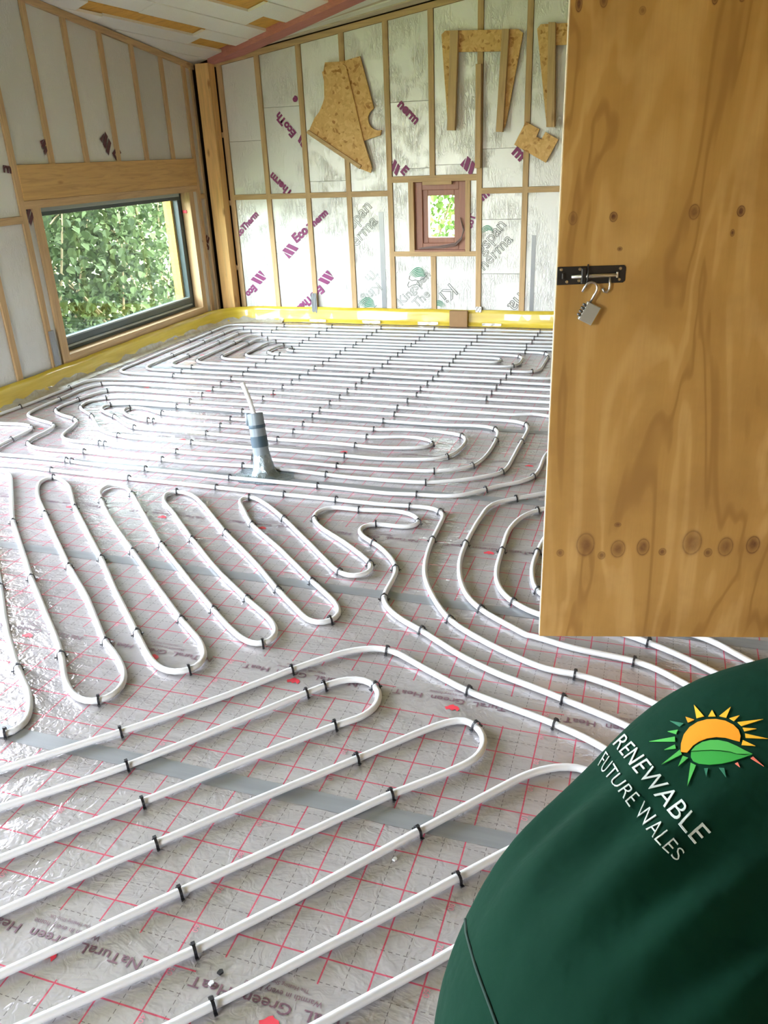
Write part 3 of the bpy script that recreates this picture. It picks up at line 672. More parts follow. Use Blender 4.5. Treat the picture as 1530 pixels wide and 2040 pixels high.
# pale boards between beam and back wall, lapped along the wall
rr = random.Random(5)
for k in range(6):
    f0, f1 = k / 6 + 0.004, (k + 1) / 6 - 0.006
    P = []
    for x, f in ((-3.90, f0), (XR, f0), (XR, f1), (-3.90, f1)):
        yb_ = 7.25 - 0.356 * (x + 3.86); y = YB - f * (YB - yb_) - 0.004; P.append(Vector((x, y, roof_z(x, y) + 0.010 + 0.009 * (k % 3))))
    MB().prism(P, (0, 0, 0.018)).build('roof_lath', M['foil_roof'] if k % 2 else M['pine_pale'], ceil)
TRACE = {
  'snake': [(-3.224,3.124),(-3.139,3.093),(-2.95,2.895),(-2.682,2.6),(-2.44,2.374),(-2.226,2.176),(-1.975,1.956),(-1.812,1.815),(-1.738,1.744),(-1.61,1.609),(-1.529,1.559),(-1.463,1.564),(-1.434,1.631),(-1.464,1.7),(-1.554,1.787),(-1.646,1.852),(-1.899,2.09),(-2.126,2.28),(-2.578,2.691),(-2.79,2.893),(-2.891,3.042),(-2.875,3.106),(-2.729,3.037),(-2.502,2.801),(-2.039,2.371),(-1.758,2.096),(-1.573,1.927),(-1.472,1.832),(-1.391,1.769),(-1.323,1.751),(-1.275,1.778),(-1.263,1.84),(-1.319,1.92),(-1.468,2.039),(-1.68,2.221),(-1.948,2.457),(-2.249,2.724),(-2.425,2.902),(-2.502,2.997),(-2.499,3.076),(-2.418,3.075),(-2.322,3.0),(-1.866,2.541),(-1.611,2.317),(-1.39,2.127),(-1.247,2.012),(-1.164,1.964),(-1.115,1.968),(-1.101,2.032),(-1.147,2.102),(-1.308,2.226),(-1.53,2.403),(-1.778,2.63),(-1.999,2.849),(-2.127,2.971),(-2.158,3.055),(-2.112,3.078),(-2.028,3.055),(-1.911,2.961),(-1.67,2.725),(-1.401,2.485),(-1.226,2.313),(-1.105,2.207),(-1.025,2.144),(-0.979,2.137),(-0.948,2.16),(-0.94,2.215),(-0.984,2.28),(-1.128,2.406),(-1.356,2.619),(-1.593,2.826),(-1.703,2.964),(-1.764,3.042),(-1.763,3.091),(-1.731,3.098),(-1.637,3.043),(-1.483,2.915),(-1.259,2.698),(-1.126,2.562),(-1.055,2.496),(-0.987,2.473),(-0.944,2.508),(-0.937,2.553),(-0.961,2.594),(-1.119,2.741),(-1.29,2.871),(-1.347,2.947),(-1.355,3.016),(-1.308,3.067),(-1.176,3.068),(-0.999,3.094),(-0.919,3.07),(-0.872,3.007),(-0.894,2.955),(-0.962,2.945),(-1.052,2.95),(-1.105,2.927),(-1.109,2.869),(-1.066,2.811),(-1.003,2.766),(-0.923,2.689),(-0.85,2.58),(-0.836,2.495),(-0.836,2.419),(-0.829,2.355),(-0.798,2.3),(-0.728,2.237),(-0.636,2.182),(-0.491,2.08),(-0.352,2.009),(-0.179,1.95),(-0.068,1.991),(0.14,1.93)],
  'h_right': [(-0.967,3.157),(-0.854,3.161),(-0.796,3.113),(-0.788,3.047),(-0.78,2.852),(-0.756,2.661),(-0.724,2.539),(-0.665,2.418),(-0.564,2.273),(-0.451,2.19),(-0.309,2.112),(-0.193,2.067),(-0.123,2.068),(-0.011,2.034),(0.101,1.984),(0.184,1.942)],
  'j': [(-0.364,3.482),(-0.412,3.435),(-0.52,3.352),(-0.611,3.262),(-0.632,3.126),(-0.639,2.849),(-0.624,2.677),(-0.588,2.542),(-0.539,2.436),(-0.474,2.362),(-0.372,2.291),(-0.285,2.237),(-0.298,2.25),(-0.213,2.225),(-0.142,2.207),(-0.034,2.194),(0.041,2.184),(0.097,2.164),(0.187,2.099)],
  'k': [(-0.34,3.292),(-0.407,3.243),(-0.459,3.167),(-0.493,3.017),(-0.486,2.823),(-0.479,2.68),(-0.455,2.56),(-0.412,2.476),(-0.373,2.436),(-0.279,2.379),(-0.158,2.361),(-0.024,2.341),(0.056,2.312),(0.085,2.298),(0.17,2.253),(0.276,2.179)],
  'l': [(-0.302,3.122),(-0.335,2.997),(-0.349,2.839),(-0.348,2.696),(-0.329,2.6),(-0.305,2.536),(-0.168,2.464),(0.042,2.418),(0.261,2.363),(0.349,2.292),(0.415,2.237)],
  'leftstrand': [(-2.579,2.359),(-2.29,2.083),(-2.049,1.842),(-1.829,1.646),(-1.683,1.529),(-1.613,1.434),(-1.61,1.385),(-1.631,1.358)],
  'm': [(-1.54,1.245),(-1.316,1.464),(-1.118,1.682),(-0.971,1.865),(-0.838,2.0),(-0.774,2.037),(-0.709,2.046),(-0.564,1.974),(-0.414,1.902),(-0.155,1.82),(-0.023,1.757),(0.105,1.659)],
  'n': [(-1.44,1.134),(-1.217,1.355),(-0.873,1.773),(-0.841,1.813),(-0.788,1.866),(-0.731,1.881),(-0.685,1.857),(-0.656,1.807),(-0.667,1.728),(-0.748,1.647),(-1.101,1.251),(-1.322,1.003)],
  'o': [(-1.217,0.885),(-0.994,1.145),(-0.64,1.54),(-0.456,1.738),(-0.4,1.775),(-0.36,1.757),(-0.321,1.695),(-0.328,1.636),(-0.406,1.543),(-0.515,1.439),(-0.866,1.04),(-1.111,0.767)],
  'q1': [(-0.984,0.703),(-0.762,0.926),(-0.416,1.342),(-0.251,1.541),(-0.187,1.614),(-0.104,1.663),(-0.035,1.66),(-0.012,1.599),(-0.094,1.466),(-0.213,1.336),(-0.297,1.239),(-0.667,0.837),(-0.727,0.774)],
  'r': [(-0.46,0.859),(-0.265,1.067),(-0.128,1.219)],
  'a': [(-3.997,3.987),(-3.978,4.178),(-3.968,4.429),(-3.961,4.66),(-3.955,4.812),(-3.908,4.886),(-3.69,4.924)],
  'b': [(-3.786,4.772),(-3.835,4.616),(-3.829,4.385),(-3.832,4.148),(-3.803,4.017),(-3.658,3.939),(-3.516,3.889),(-3.453,3.844),(-3.423,3.744),(-3.415,3.576),(-3.384,3.524),(-3.282,3.473),(-3.127,3.464),(-2.952,3.473)],
  'c': [(-3.628,4.622),(-3.672,4.508),(-3.691,4.382),(-3.704,4.211),(-3.675,4.13),(-3.555,4.047),(-3.431,4.001),(-3.357,3.937),(-3.322,3.845),(-3.293,3.723),(-3.265,3.673),(-3.18,3.631),(-3.081,3.622),(-2.957,3.621)],
  'd': [(-3.517,4.462),(-3.578,4.383),(-3.583,4.284),(-3.534,4.205),(-3.363,4.085),(-3.24,3.96),(-3.13,3.851),(-3.025,3.793),(-2.952,3.771)],
  'e': [(-3.383,4.321),(-3.409,4.286),(-3.382,4.216),(-3.287,4.142),(-3.188,4.091),(-3.082,4.008),(-2.945,3.92)],
  'f': [(-2.941,4.22),(-3.101,4.288),(-3.216,4.292),(-3.217,4.229),(-3.135,4.136),(-3.028,4.087),(-2.941,4.063)],
  'g': [(-3.406,3.327),(-3.269,3.338),(-3.133,3.335),(-2.963,3.332)],
  'h': [(-3.288,3.195),(-3.128,3.2),(-2.963,3.186)],
  'i': [(-3.923,3.818),(-3.821,3.818),(-3.697,3.836),(-3.604,3.814),(-3.555,3.749),(-3.537,3.587),(-3.525,3.459)],
  't23': [(-1.284,4.077),(-1.198,4.081),(-1.112,4.056),(-1.073,4.014),(-1.088,3.966),(-1.138,3.927),(-1.231,3.904)],
  't22': [(-1.323,4.206),(-1.149,4.214),(-1.041,4.2),(-0.967,4.175),(-0.92,4.104),(-0.915,3.974),(-0.93,3.877),(-0.955,3.818),(-1.029,3.765),(-1.18,3.735)],
  't21': [(-0.955,4.348),(-0.88,4.35),(-0.807,4.328),(-0.771,4.255),(-0.76,4.146),(-0.758,3.96),(-0.773,3.805),(-0.798,3.72),(-0.865,3.649),(-0.972,3.602),(-1.133,3.581)],
  't20': [(-0.965,4.472),(-0.803,4.488),(-0.697,4.475),(-0.645,4.44),(-0.617,4.34),(-0.619,4.15),(-0.622,3.897),(-0.626,3.736),(-0.64,3.662),(-0.709,3.589),(-0.814,3.513),(-0.971,3.448)],
  't19': [(-0.42,4.142),(-0.465,3.953),(-0.468,3.743),(-0.482,3.639),(-0.543,3.547),(-0.618,3.493),(-0.676,3.427),(-0.732,3.362),(-0.787,3.32),(-0.858,3.301),(-0.975,3.297)],
}
CLIP_SPOTS = {
  'snake': [(-2.673,2.591),(-2.218,2.169),(-1.732,1.738),(-1.455,1.559),(-1.641,1.846),(-2.119,2.272),(-2.589,2.695),(-2.865,3.096),(-2.493,2.791),(-2.032,2.363),(-1.568,1.921),(-1.271,1.772),(-1.463,2.032),(-1.941,2.448),(-2.417,2.892),(-2.314,2.99),(-1.86,2.533),(-1.385,2.12),(-1.111,1.961),(-1.303,2.218),(-1.772,2.621),(-2.105,3.067),(-1.664,2.716),(-1.222,2.305),(-0.945,2.153),(-1.124,2.398),(-1.588,2.816),(-1.725,3.087),(-1.478,2.905),(-1.052,2.488),(-0.958,2.585),(-1.343,2.937),(-1.172,3.058),(-0.869,2.997),(-1.049,2.94),(-1.0,2.756),(-0.847,2.571),(-0.826,2.347),(-0.634,2.174),(-0.139,1.938)],
  'h': [(-2.455,3.173),(-1.956,3.165),(-1.576,3.163),(-1.312,3.153),(-0.964,3.146),(-0.811,3.131),(-0.777,2.842),(-0.562,2.265),(-0.12,2.062)],
  'j': [(-0.518,3.34),(-0.637,2.839),(-0.472,2.354),(0.04,2.176)],
  'k': [(-0.405,3.232),(-0.484,2.813),(-0.372,2.428),(0.084,2.292)],
  'l': [(-0.345,2.83),(-0.304,2.527)],
  'leftstrand': [(-2.279,2.076),(-1.823,1.641),(-1.625,1.353)],
  'm': [(-1.311,1.459),(-0.968,1.859),(-0.706,2.039),(-0.412,1.896),(-0.155,1.814)],
  'n': [(-1.213,1.35),(-0.87,1.767),(-0.841,1.803),(-0.682,1.851),(-0.745,1.641),(-1.098,1.247)],
  'o': [(-0.991,1.142),(-0.638,1.534),(-0.362,1.753),(-0.513,1.435),(-0.863,1.036)],
  'q': [(-0.759,0.923),(-0.414,1.338),(-0.296,1.235),(-0.665,0.834)],
  'g': [(-2.956,3.325),(-2.445,3.326),(-1.954,3.314)],
  'hh': [(-2.953,3.175)],
  'i': [(-3.574,3.788),(-3.525,3.575)],
  'a': [(-3.964,4.164),(-3.947,4.644)],
  'b': [(-3.815,4.37),(-3.453,3.842),(-3.381,3.524),(-2.946,3.466),(-3.773,4.756)],
  'c': [(-3.68,4.374),(-3.668,4.126),(-3.415,3.985),(-2.951,3.614),(-3.616,4.607)],
  'd': [(-3.541,4.225),(-3.349,4.071),(-2.945,3.764),(-3.505,4.447)],
  'e': [(-3.372,4.306),(-3.187,4.085),(-2.935,3.907)],
  'f': [(-3.201,4.271),(-2.931,4.213),(-2.931,4.049)],
  'zone2r': [(-1.065,3.993),(-0.96,4.161),(-0.952,3.805),(-0.804,4.314),(-0.759,4.131),(-0.794,3.707),(-0.969,3.59),(-0.638,4.426),(-0.617,4.135),(-0.633,3.653),(-0.968,3.44),(-0.479,3.633),(-0.674,3.416),(-0.972,3.29)],
  'farR': [(-1.058,5.932),(-0.948,6.085),(-0.952,5.763),(-0.763,6.191),(-0.73,6.06),(-0.792,5.641),(-0.915,7.022),(-0.919,6.89),(-0.925,6.742),(-0.924,6.611),(-0.945,6.471),(-0.933,6.366),(-0.938,6.24),(-0.941,5.607),(-0.943,5.459),(-0.945,5.32),(-0.95,5.168),(-0.954,5.028),(-0.958,4.896)],
  'farL': [(-3.846,7.025),(-3.914,6.585),(-3.909,6.198),(-3.682,6.857),(-3.74,6.552),(-3.754,6.194),(-3.756,5.692),(-3.54,6.724),(-3.591,6.549),(-3.608,6.189),(-3.617,5.691),(-3.372,6.578),(-3.465,6.194),(-3.448,5.565),(-3.251,6.481),(-3.319,6.18),(-3.31,5.694),(-3.119,6.343),(-3.154,5.797),(-2.999,6.225),(-3.006,5.909),(-2.877,6.108),(-2.787,5.996)],
}

# ------------------------------------------------------------------ yellow edge strip and its fixings
def strip_path():
    P = [(XL + 0.012, 3.98), (XL + 0.012, 4.6), (XL + 0.014, 5.3), (XL + 0.012, 6.0), (XL + 0.016, 6.6), (-4.07, 6.92)]
    for k in range(1, 7):
        a = math.pi / 2 * k / 7; P.append((-4.05 + 0.24 * (1 - math.cos(a)) + 0.005, 6.93 + 0.26 * math.sin(a)))
    P += [(-3.78, 7.215), (-3.5, 7.23), (-3.0, 7.236), (-2.2, 7.236), (-1.5, 7.234), (-0.8, 7.236), (0.2, 7.236), (XR - 0.05, 7.236)]
    out = []
    for (a, b), (c, d) in zip(P, P[1:]):
        n = max(1, int(math.hypot(c - a, d - b) / 0.06))
        out += [(a + (c - a) * q / n, b + (d - b) * q / n) for q in range(n)]
    return out + [P[-1]]
SPATH = strip_path()
rs = random.Random(11)
rows = [(0.145, 0.0), (0.11, 0.004), (0.075, 0.010), (0.040, 0.016), (0.012, 0.026), (0.003, 0.045)]
vs = []; n = len(SPATH)
for i, (x, y) in enumerate(SPATH):
    a = SPATH[max(0, i - 1)]; b = SPATH[min(n - 1, i + 1)]; tx, ty = b[0] - a[0], b[1] - a[1]; L = math.hypot(tx, ty); nx, ny = ty / L, -tx / L
    wv = 0.004 * math.sin(i * 0.9) + 0.003 * math.sin(i * 2.3)
    for z, d in rows:
        dd = d + (wv + rs.uniform(-.002, .002)) * (0.3 + d * 20)
        vs.append((x + nx * dd, y + ny * dd, z + (0.002 * math.sin(i * 0.7) if z > 0.1 else 0)))
R_ = len(rows)
o = MB().add(vs, [(i * R_ + k, (i + 1) * R_ + k, (i + 1) * R_ + k + 1, i * R_ + k + 1) for i in range(n - 1) for k in range(R_ - 1)]).build('edge_strip', M['yellow'], None, True)
md = o.modifiers.new('thickness', 'SOLIDIFY'); md.thickness = 0.004; md.offset = -1
tag(o, 'yellow perimeter edging strip standing along the left and back walls', 'edge strip')
strip = o
# crumpled clear skirt where the strip meets the floor, along the left wall and in the corner
vs = []
sk = [p for p in SPATH if p[1] > 4.0 and p[0] < -3.4]; n = len(sk)
for i, (x, y) in enumerate(sk):
    a = sk[max(0, i - 1)]; b = sk[min(n - 1, i + 1)]; tx, ty = b[0] - a[0], b[1] - a[1]; L = math.hypot(tx, ty); nx, ny = ty / L, -tx / L
    for z, d in ((0.040 + rs.uniform(-.016, .022), 0.022), (0.022, 0.032 + rs.uniform(-.004, .006)), (0.0075 + rs.uniform(0, .006), 0.048 + rs.uniform(-.004, .012)), (0.0025, 0.072 + rs.uniform(-.006, .012))):
        vs.append((x + nx * d, y + ny * d, z))
MB().add(vs, [(i * 4 + k, (i + 1) * 4 + k, (i + 1) * 4 + k + 1, i * 4 + k + 1) for i in range(n - 1) for k in range(3)]).build('film_skirt', M['film'], strip, True)
def patch(name, x0, x1, z0, z1, y, mat, label, cat, group=None, rot=0):
    m = MB(); k = 6; vs = []
    for i in range(k + 1):
        x = x0 + (x1 - x0) * i / k
        for z in (z0, (z0 + z1) / 2, z1): vs.append((x, y - 0.002 * ((i * 7 + int(z * 400)) % 3), z + rs.uniform(-.002, .002)))
    m.add(vs, [(i * 3 + q, (i + 1) * 3 + q, (i + 1) * 3 + q + 1, i * 3 + q + 1) for i in range(k) for q in range(2)])
    o = m.build(name, M[mat]); md = o.modifiers.new('thickness', 'SOLIDIFY'); md.thickness = 0.0012; tag(o, label, cat, group)
    return o
ord_ = ['first from the corner post', 'second from the corner post', 'third from the corner post', 'below the small window', 'to the right of the brown block']
for (a, b), nm in zip([(-3.70, -3.56), (-3.16, -2.99), (-2.62, -2.44), (-2.075, -1.88), (-1.47, -1.295)], ord_):
    patch('foil_tape_patch', a, b, 0.008, 0.036, 7.198, 'tapepatch', 'silver tape patch on the yellow strip, ' + nm, 'tape', 'silver tape patches on the yellow strip')
patch('foil_tape_patch', -1.538, -1.482, 0.128, 0.178, 7.222, 'tapepatch', 'small silver tape tab on the stud foot right of the brown block', 'tape')
patch('foil_tape_patch', -3.14, -3.085, 0.075, 0.275, 7.226, 'tape', 'long upright grey tape over the foot of a back wall stud', 'tape')
o = MB().box((-1.765, 7.165, 0.002), (-1.60, 7.20, 0.145)).build('wood_block', M['brownblock'], None, bevel=0.002)
tag(o, 'square brown board standing against the yellow strip under the small window', 'block')

# ------------------------------------------------------------------ heating pipes
PR = 0.0098; PZ = 0.0125
rowy = [None, 7.0, 6.857, 6.717, 6.582, 6.443, 6.33, 6.222, 6.107, 5.993, 5.858, 5.742, 5.625, 5.475, 5.335, 5.20, 5.06, 4.92, 4.775, 4.63, 4.48, 4.346, 4.183, 4.047, 3.895, 3.732, 3.58, 3.45, 3.30, 3.165]
def ry(k, x):
    y = rowy[k]; s = 0.017 if y > 6.8 else max(-0.022, 0.017 - 0.0195 * (6.8 - y))
    if y < 4.6: s = -0.018
    if k == 27: y += 0.030 * math.exp(-((x + 1.80) / 0.16) ** 2)
    return y + s * (x + 1.9)
def row(k, xa, xb, step=0.25):
    n = max(1, int(abs(xb - xa) / step)); return [(xa + (xb - xa) * i / n, ry(k, xa + (xb - xa) * i / n) + 0.004 * math.sin(9 * xa + 2.1 * i + k)) for i in range(n + 1)]
def uturn(k1, k2, x, side, r=0.075):
    """points of a turn from row k1 to row k2 at the tip x; side -1 is the left end"""
    y1, y2 = ry(k1, x), ry(k2, x); sg = 1 if y2 > y1 else -1; r = min(r, abs(y2 - y1) / 2 + 0.0)
    out = [(x - side * r, y1)]
    for a in (0.35, 0.7): out.append((x - side * r * (1 - math.sin(a * math.pi / 2)), y1 + sg * r * (1 - math.cos(a * math.pi / 2))))
    n = max(0, int((abs(y2 - y1) - 2 * r) / 0.2))
    if abs(y2 - y1) > 2 * r + 0.02:
        for q in range(n + 2): out.append((x, y1 + sg * (r + (abs(y2 - y1) - 2 * r) * q / (n + 1))))
    else: out.append((x, (y1 + y2) / 2))
    for a in (0.7, 0.35): out.append((x - side * r * (1 - math.sin(a * math.pi / 2)), y2 - sg * r * (1 - math.cos(a * math.pi / 2))))
    out.append((x - side * r, y2)); return out
def smooth(P, step=0.02):
    Q = [Vector((a, b, 0)) for a, b in P]
    D = [Q[0]]
    for q in Q[1:]:
        if (q - D[-1]).length > 0.015: D.append(q)
    Q = D; out = []
    for i in range(len(Q) - 1):
        p0, p1, p2, p3 = Q[max(0, i - 1)], Q[i], Q[i + 1], Q[min(len(Q) - 1, i + 2)]
        d = (p2 - p1).length; n = max(1, int(d / step))
        # centripetal Catmull-Rom
        t0 = 0; t1 = t0 + max(1e-4, (p1 - p0).length ** 0.5); t2 = t1 + max(1e-4, (p2 - p1).length ** 0.5); t3 = t2 + max(1e-4, (p3 - p2).length ** 0.5)
        if i == 0: t0 = -1e-2; t1 = 0; t2 = d ** 0.5; t3 = t2 + max(1e-4, (p3 - p2).length ** 0.5); p0 = p1 - (p2 - p1) * 0.01
        for k in range(n):
            t = t1 + (t2 - t1) * k / n
            a1 = p0 * ((t1 - t) / (t1 - t0)) + p1 * ((t - t0) / (t1 - t0)); a2 = p1 * ((t2 - t) / (t2 - t1)) + p2 * ((t - t1) / (t2 - t1))
            a3 = p2 * ((t3 - t) / (t3 - t2)) + p3 * ((t - t2) / (t3 - t2)) if t3 > t2 else p2
            b1 = a1 * ((t2 - t) / (t2 - t0)) + a2 * ((t - t0) / (t2 - t0)); b2 = a2 * ((t3 - t) / (t3 - t1)) + a3 * ((t - t1) / (t3 - t1))
            out.append(b1 * ((t2 - t) / (t2 - t1)) + b2 * ((t - t1) / (t2 - t1)))
    out.append(Q[-1])
    for _ in range(4):
        out = [out[0]] + [(out[i - 1] + out[i] * 2 + out[i + 1]) / 4 for i in range(1, len(out) - 1)] + [out[-1]]
    return out
TRACKS = []
def pipe(label, P, dz=0.0):
    S = smooth(P); TRACKS.append(S)
    # drop points on straights
    T = [S[0]]; acc = 0
    for i in range(1, len(S) - 1):
        acc += (S[i] - S[i - 1]).length
        d1 = (S[i] - T[-1]).normalized(); d2 = (S[i + 1] - S[i]).normalized()
        if d1.dot(d2) < 0.9998 or acc > 0.3: T.append(S[i]); acc = 0
    T.append(S[-1])
    pts = []; run = 0
    for i, p in enumerate(T):
        if i: run += (p - T[i - 1]).length
        pts.append((p.x, p.y, PZ + dz + 0.0015 * math.sin(run * 7.0)))
    o = MB().tube(pts, PR, 12).build('heating_pipe', M['white'], None, True)
    return tag(o, label, 'pipe', 'white underfloor heating pipes')
T = TRACE
lx = {1: -3.905, 2: -3.752, 3: -3.605, 4: -3.455, 5: -3.312, 6: -3.152, 7: -3.005, 8: -2.885}
rx = {9: -1.05, 8: -0.915, 7: -0.735, 6: -0.575, 5: -0.42, 4: -0.27, 3: -0.12}
# far spiral, one run: row 1 in, to the heart, out along row 2
P = row(1, 1.6, lx[1] + 0.3) + uturn(1, 16, lx[1], -1, 0.11)
def far(P, seq):
    for (k1, k2, side) in seq:
        if side < 0: x = lx[min(k1, k2)]
        else: x = rx[min(k1, k2)]
        px = P[-1][0]; P = P + row(k1, px - side * -0.12 if False else px, x - side * 0.12)[1:]; P = P + uturn(k1, k2, x, side, 0.10 if abs(k1 - k2) > 1 else 0.06)
    return P
P = far(P, [(16, 3, 1), (3, 14, -1), (14, 5, 1), (5, 12, -1), (12, 7, 1), (7, 10, -1), (10, 9, 1), (9, 8, -1), (8, 11, 1), (11, 6, -1), (6, 13, 1), (13, 4, -1), (4, 15, 1), (15, 2, -1)])
P = P + row(2, P[-1][0], 1.6)[1:]
pipe('white heating pipe wound in the long far spiral along the back wall', P)
# middle spiral: 18 > 27 > 20 > 25 > 22 > 23 > 24 > 21 > 26 > 19 > 28
def rev(k): return T[k][::-1]
def join(P, k, Q):
    """row k from the end of P to the start of Q, then Q"""
    return P + row(k, P[-1][0] + 0.12 * (1 if Q[0][0] > P[-1][0] else -1), Q[0][0] - 0.12 * (1 if Q[0][0] > P[-1][0] else -1)) + Q
P = [(-0.302, 3.62), (-0.27, 4.0), (-0.28, 4.5), (-0.34, 4.70), (-0.48, 4.755)]
P = [(1.1, 1.35), (0.75, 1.66), (0.42, 1.94)] + T['j'][::-1] + P
P = join(P, 18, T['b']); P = join(P, 27, rev('t20')); P = join(P, 20, T['d']); P = join(P, 25, rev('t22')); P = join(P, 22, T['f']); P = join(P, 23, T['t23']); P = join(P, 24, rev('e')); P = join(P, 21, T['t21'])
P = join(P, 26, rev('c')); P = join(P, 19, [(-0.62, 4.64), (-0.50, 4.60), (-0.42, 4.50), (-0.405, 4.35)] + T['t19']); P = join(P, 28, rev('g'))
P = P + [(-3.475, 3.365)] + T['i'][::-1]
pipe('white heating pipe wound in the middle spiral behind the grey conduit', P)
P = T['a'] + row(17, -3.55, -0.5)[0:] + [(-0.28, 4.86), (-0.17, 4.74), (-0.14, 4.5), (-0.15, 4.0), (-0.19, 3.6), (-0.26, 3.38)] + T['k'] + [(0.55, 1.98), (1.0, 1.62), (1.3, 1.35)]
P = [(-4.0, 3.70), (-4.003, 3.85)] + P
pipe('white heating pipe hugging the left yellow strip, outermost of the middle spiral', P)
P = [(-3.95, 3.215), (-3.6, 3.205)] + T['h'] + row(29, -2.8, -1.1) + T['h_right'] + [(0.6, 1.66), (1.0, 1.3)]
pipe('white heating pipe running just in front of the grey conduit, then bending nearer', P)
P = [(-3.95, 3.145), (-3.5, 3.14)] + T['snake'][:-2] + [(0.10, 1.83), (0.45, 1.55), (0.9, 1.1)]
pipe('white heating pipe folded in narrow hairpin loops across the middle of the floor', P)
P = [(-3.4, 3.06), (-2.95, 2.70)] + T['leftstrand'] + [(-1.70, 1.372), (-1.85, 1.50), (-2.3, 1.92), (-2.9, 2.46)]
pipe('white heating pipe loop cut by the left edge of the picture', P)
pipe('white heating pipe half hidden behind the free edge of the plywood door', [(0.5, 3.45), (0.0, 3.42), (-0.22, 3.30)] + T['l'] + [(0.75, 1.95), (1.2, 1.6)])
def ext(p, q, d):
    v = Vector(p) - Vector(q); v.normalize(); return tuple(Vector(p) + v * d)
m_, n_, o_, q_, r_ = T['m'], T['n'], T['o'], T['q1'], T['r']
def left_u(a_end, a_prev, b_start, b_next, d):
    p, q = ext(a_end, a_prev, d), ext(b_start, b_next, d); pp, qq = Vector(p), Vector(q); mid = (pp + qq) / 2; out = (Vector(a_end) - Vector(a_prev)).normalized()
    R = (qq - pp).length / 2
    return [ext(a_end, a_prev, d * 0.5), p, tuple(mid + out * R * 0.98 + (pp - mid) * 0.35), tuple(mid + out * R * 0.98 + (qq - mid) * 0.35), q, ext(b_start, b_next, d * 0.5)]
P = [(0.9, 0.95), (0.5, 1.32)] + m_[::-1] + left_u(m_[0], m_[1], n_[0], n_[1], 0.75) + n_ + left_u(n_[-1], n_[-2], o_[0], o_[1], 0.7) + o_ + left_u(o_[-1], o_[-2], q_[0], q_[1], 0.65) + q_ + left_u(q_[-1], q_[-2], r_[0], r_[1], 0.5) + r_ + [(0.05, 1.40), (0.12, 1.36), (0.05, 1.22), (-0.25, 0.88), (-0.7, 0.4)]
pipe('white heating pipe in wide slanting loops across the foreground', P)

# ------------------------------------------------------------------ clips
def clip_mesh():
    m = MB(); w_ = 0.0032
    prof = [(-0.0150, -0.003), (-0.0122, 0.004), (-0.0118, 0.014)]
    for k in range(7):
        a = math.pi - math.pi * k / 6; prof.append((0.0118 * math.cos(a), 0.0135 + 0.0108 * math.sin(a)))
    prof += [(0.0118, 0.014), (0.0122, 0.004), (0.0150, -0.003)]
    vs = []
    for i, (x, z) in enumerate(prof):
        a = prof[max(0, i - 1)]; b = prof[min(len(prof) - 1, i + 1)]; tx, tz = b[0] - a[0], b[1] - a[1]; L = math.hypot(tx, tz); nx, nz = -tz / L, tx / L
        for sx in (-1, 1):
            for th in (0, 0.0024): vs.append((sx * w_, x + nx * th, z + nz * th))
    fs = []
    for i in range(len(prof) - 1):
        a, b = 4 * i, 4 * i + 4
        fs += [(a, b, b + 1, a + 1), (a + 2, a + 3, b + 3, b + 2), (a + 1, b + 1, b + 3, a + 3), (a, a + 2, b + 2, b)]
    m.add(vs, fs)
    m.box((-0.0042, -0.004, 0.0262), (0.0042, 0.004, 0.0292))
    for s in (-1, 1): m.obox((-0.0036, s * 0.0125, 0.0015), (0.0072, 0, 0), (0, s * 0.009, 0.0025), (0, 0, 0.0022))
    return m.mesh('pipe_clip')
CM = clip_mesh(); CM.materials.append(M['black'])
from mathutils.kdtree import KDTree
allp = [(p, S[min(len(S) - 1, i + 1)] - S[max(0, i - 1)]) for S in TRACKS for i, p in enumerate(S)]
kd = KDTree(len(allp))
for i, (p, t) in enumerate(allp): kd.insert(p, i)
kd.balance()
used = []
clip_groups = {'far': ('black clip over a thin row of the far spiral near the back wall', 'pipe clips on the far spiral'),
               'mid': ('black clip over a row of the middle spiral around the conduit', 'pipe clips on the middle spiral'),
               'snake': ('black clip over the narrow hairpin loops mid floor', 'pipe clips on the hairpin loops'),
               'front': ('black clip over the wide slanting pipe loops in the foreground', 'pipe clips on the foreground loops'),
               'side': ('black clip over a curved pipe beside the plywood door', 'pipe clips beside the door')}
def clip(x, y, grp):
    co, idx, d = kd.find(Vector((x, y, 0)))
    if d > 0.07: return
    for (a, b) in used:
        if (a - co.x) ** 2 + (b - co.y) ** 2 < 0.0012: return
    used.append((co.x, co.y)); t = allp[idx][1]
    o = bpy.data.objects.new('pipe_clip', CM); COL.objects.link(o)
    o.location = (co.x, co.y, 0.003 + random.uniform(-.0005, .001)); o.rotation_euler = (random.uniform(-.06, .06), 0, math.atan2(t.y, t.x) + random.uniform(-.05, .05))
    tag(o, clip_groups[grp][0], 'clip', clip_groups[grp][1])
grp_of = dict(snake='snake', h='mid', j='side', k='side', l='side', leftstrand='snake', m='front', n='front', o='front', q='front', g='mid', hh='mid', i='mid', a='mid', b='mid', c='mid', d='mid', e='mid', f='mid', zone2r='mid', farR='far', farL='far')
for k, L in CLIP_SPOTS.items():
    for (x, y) in L: clip(x, y, grp_of[k])
for k in range(1, 29):
    for x7 in (-3.33, -2.83, -2.35, -1.87, -1.395):
        y = rowy[k]; x = x7 - 0.025 * (7 - y)
        lo = {1: -3.7, 2: -3.6, 3: -3.4, 4: -3.3, 5: -3.2, 6: -3.05, 7: -2.9, 8: -2.8}.get(k if k < 9 else (17 - k if k < 17 else 0), -3.2)
        if k >= 18: lo = -3.1
        hi = {23: -1.2, 24: -1.2, 9: -1.1, 10: -1.1}.get(k, -0.9)
        if lo < x < hi: clip(x + random.uniform(-.012, .012), ry(k, x), 'far' if k <= 16 else 'mid')

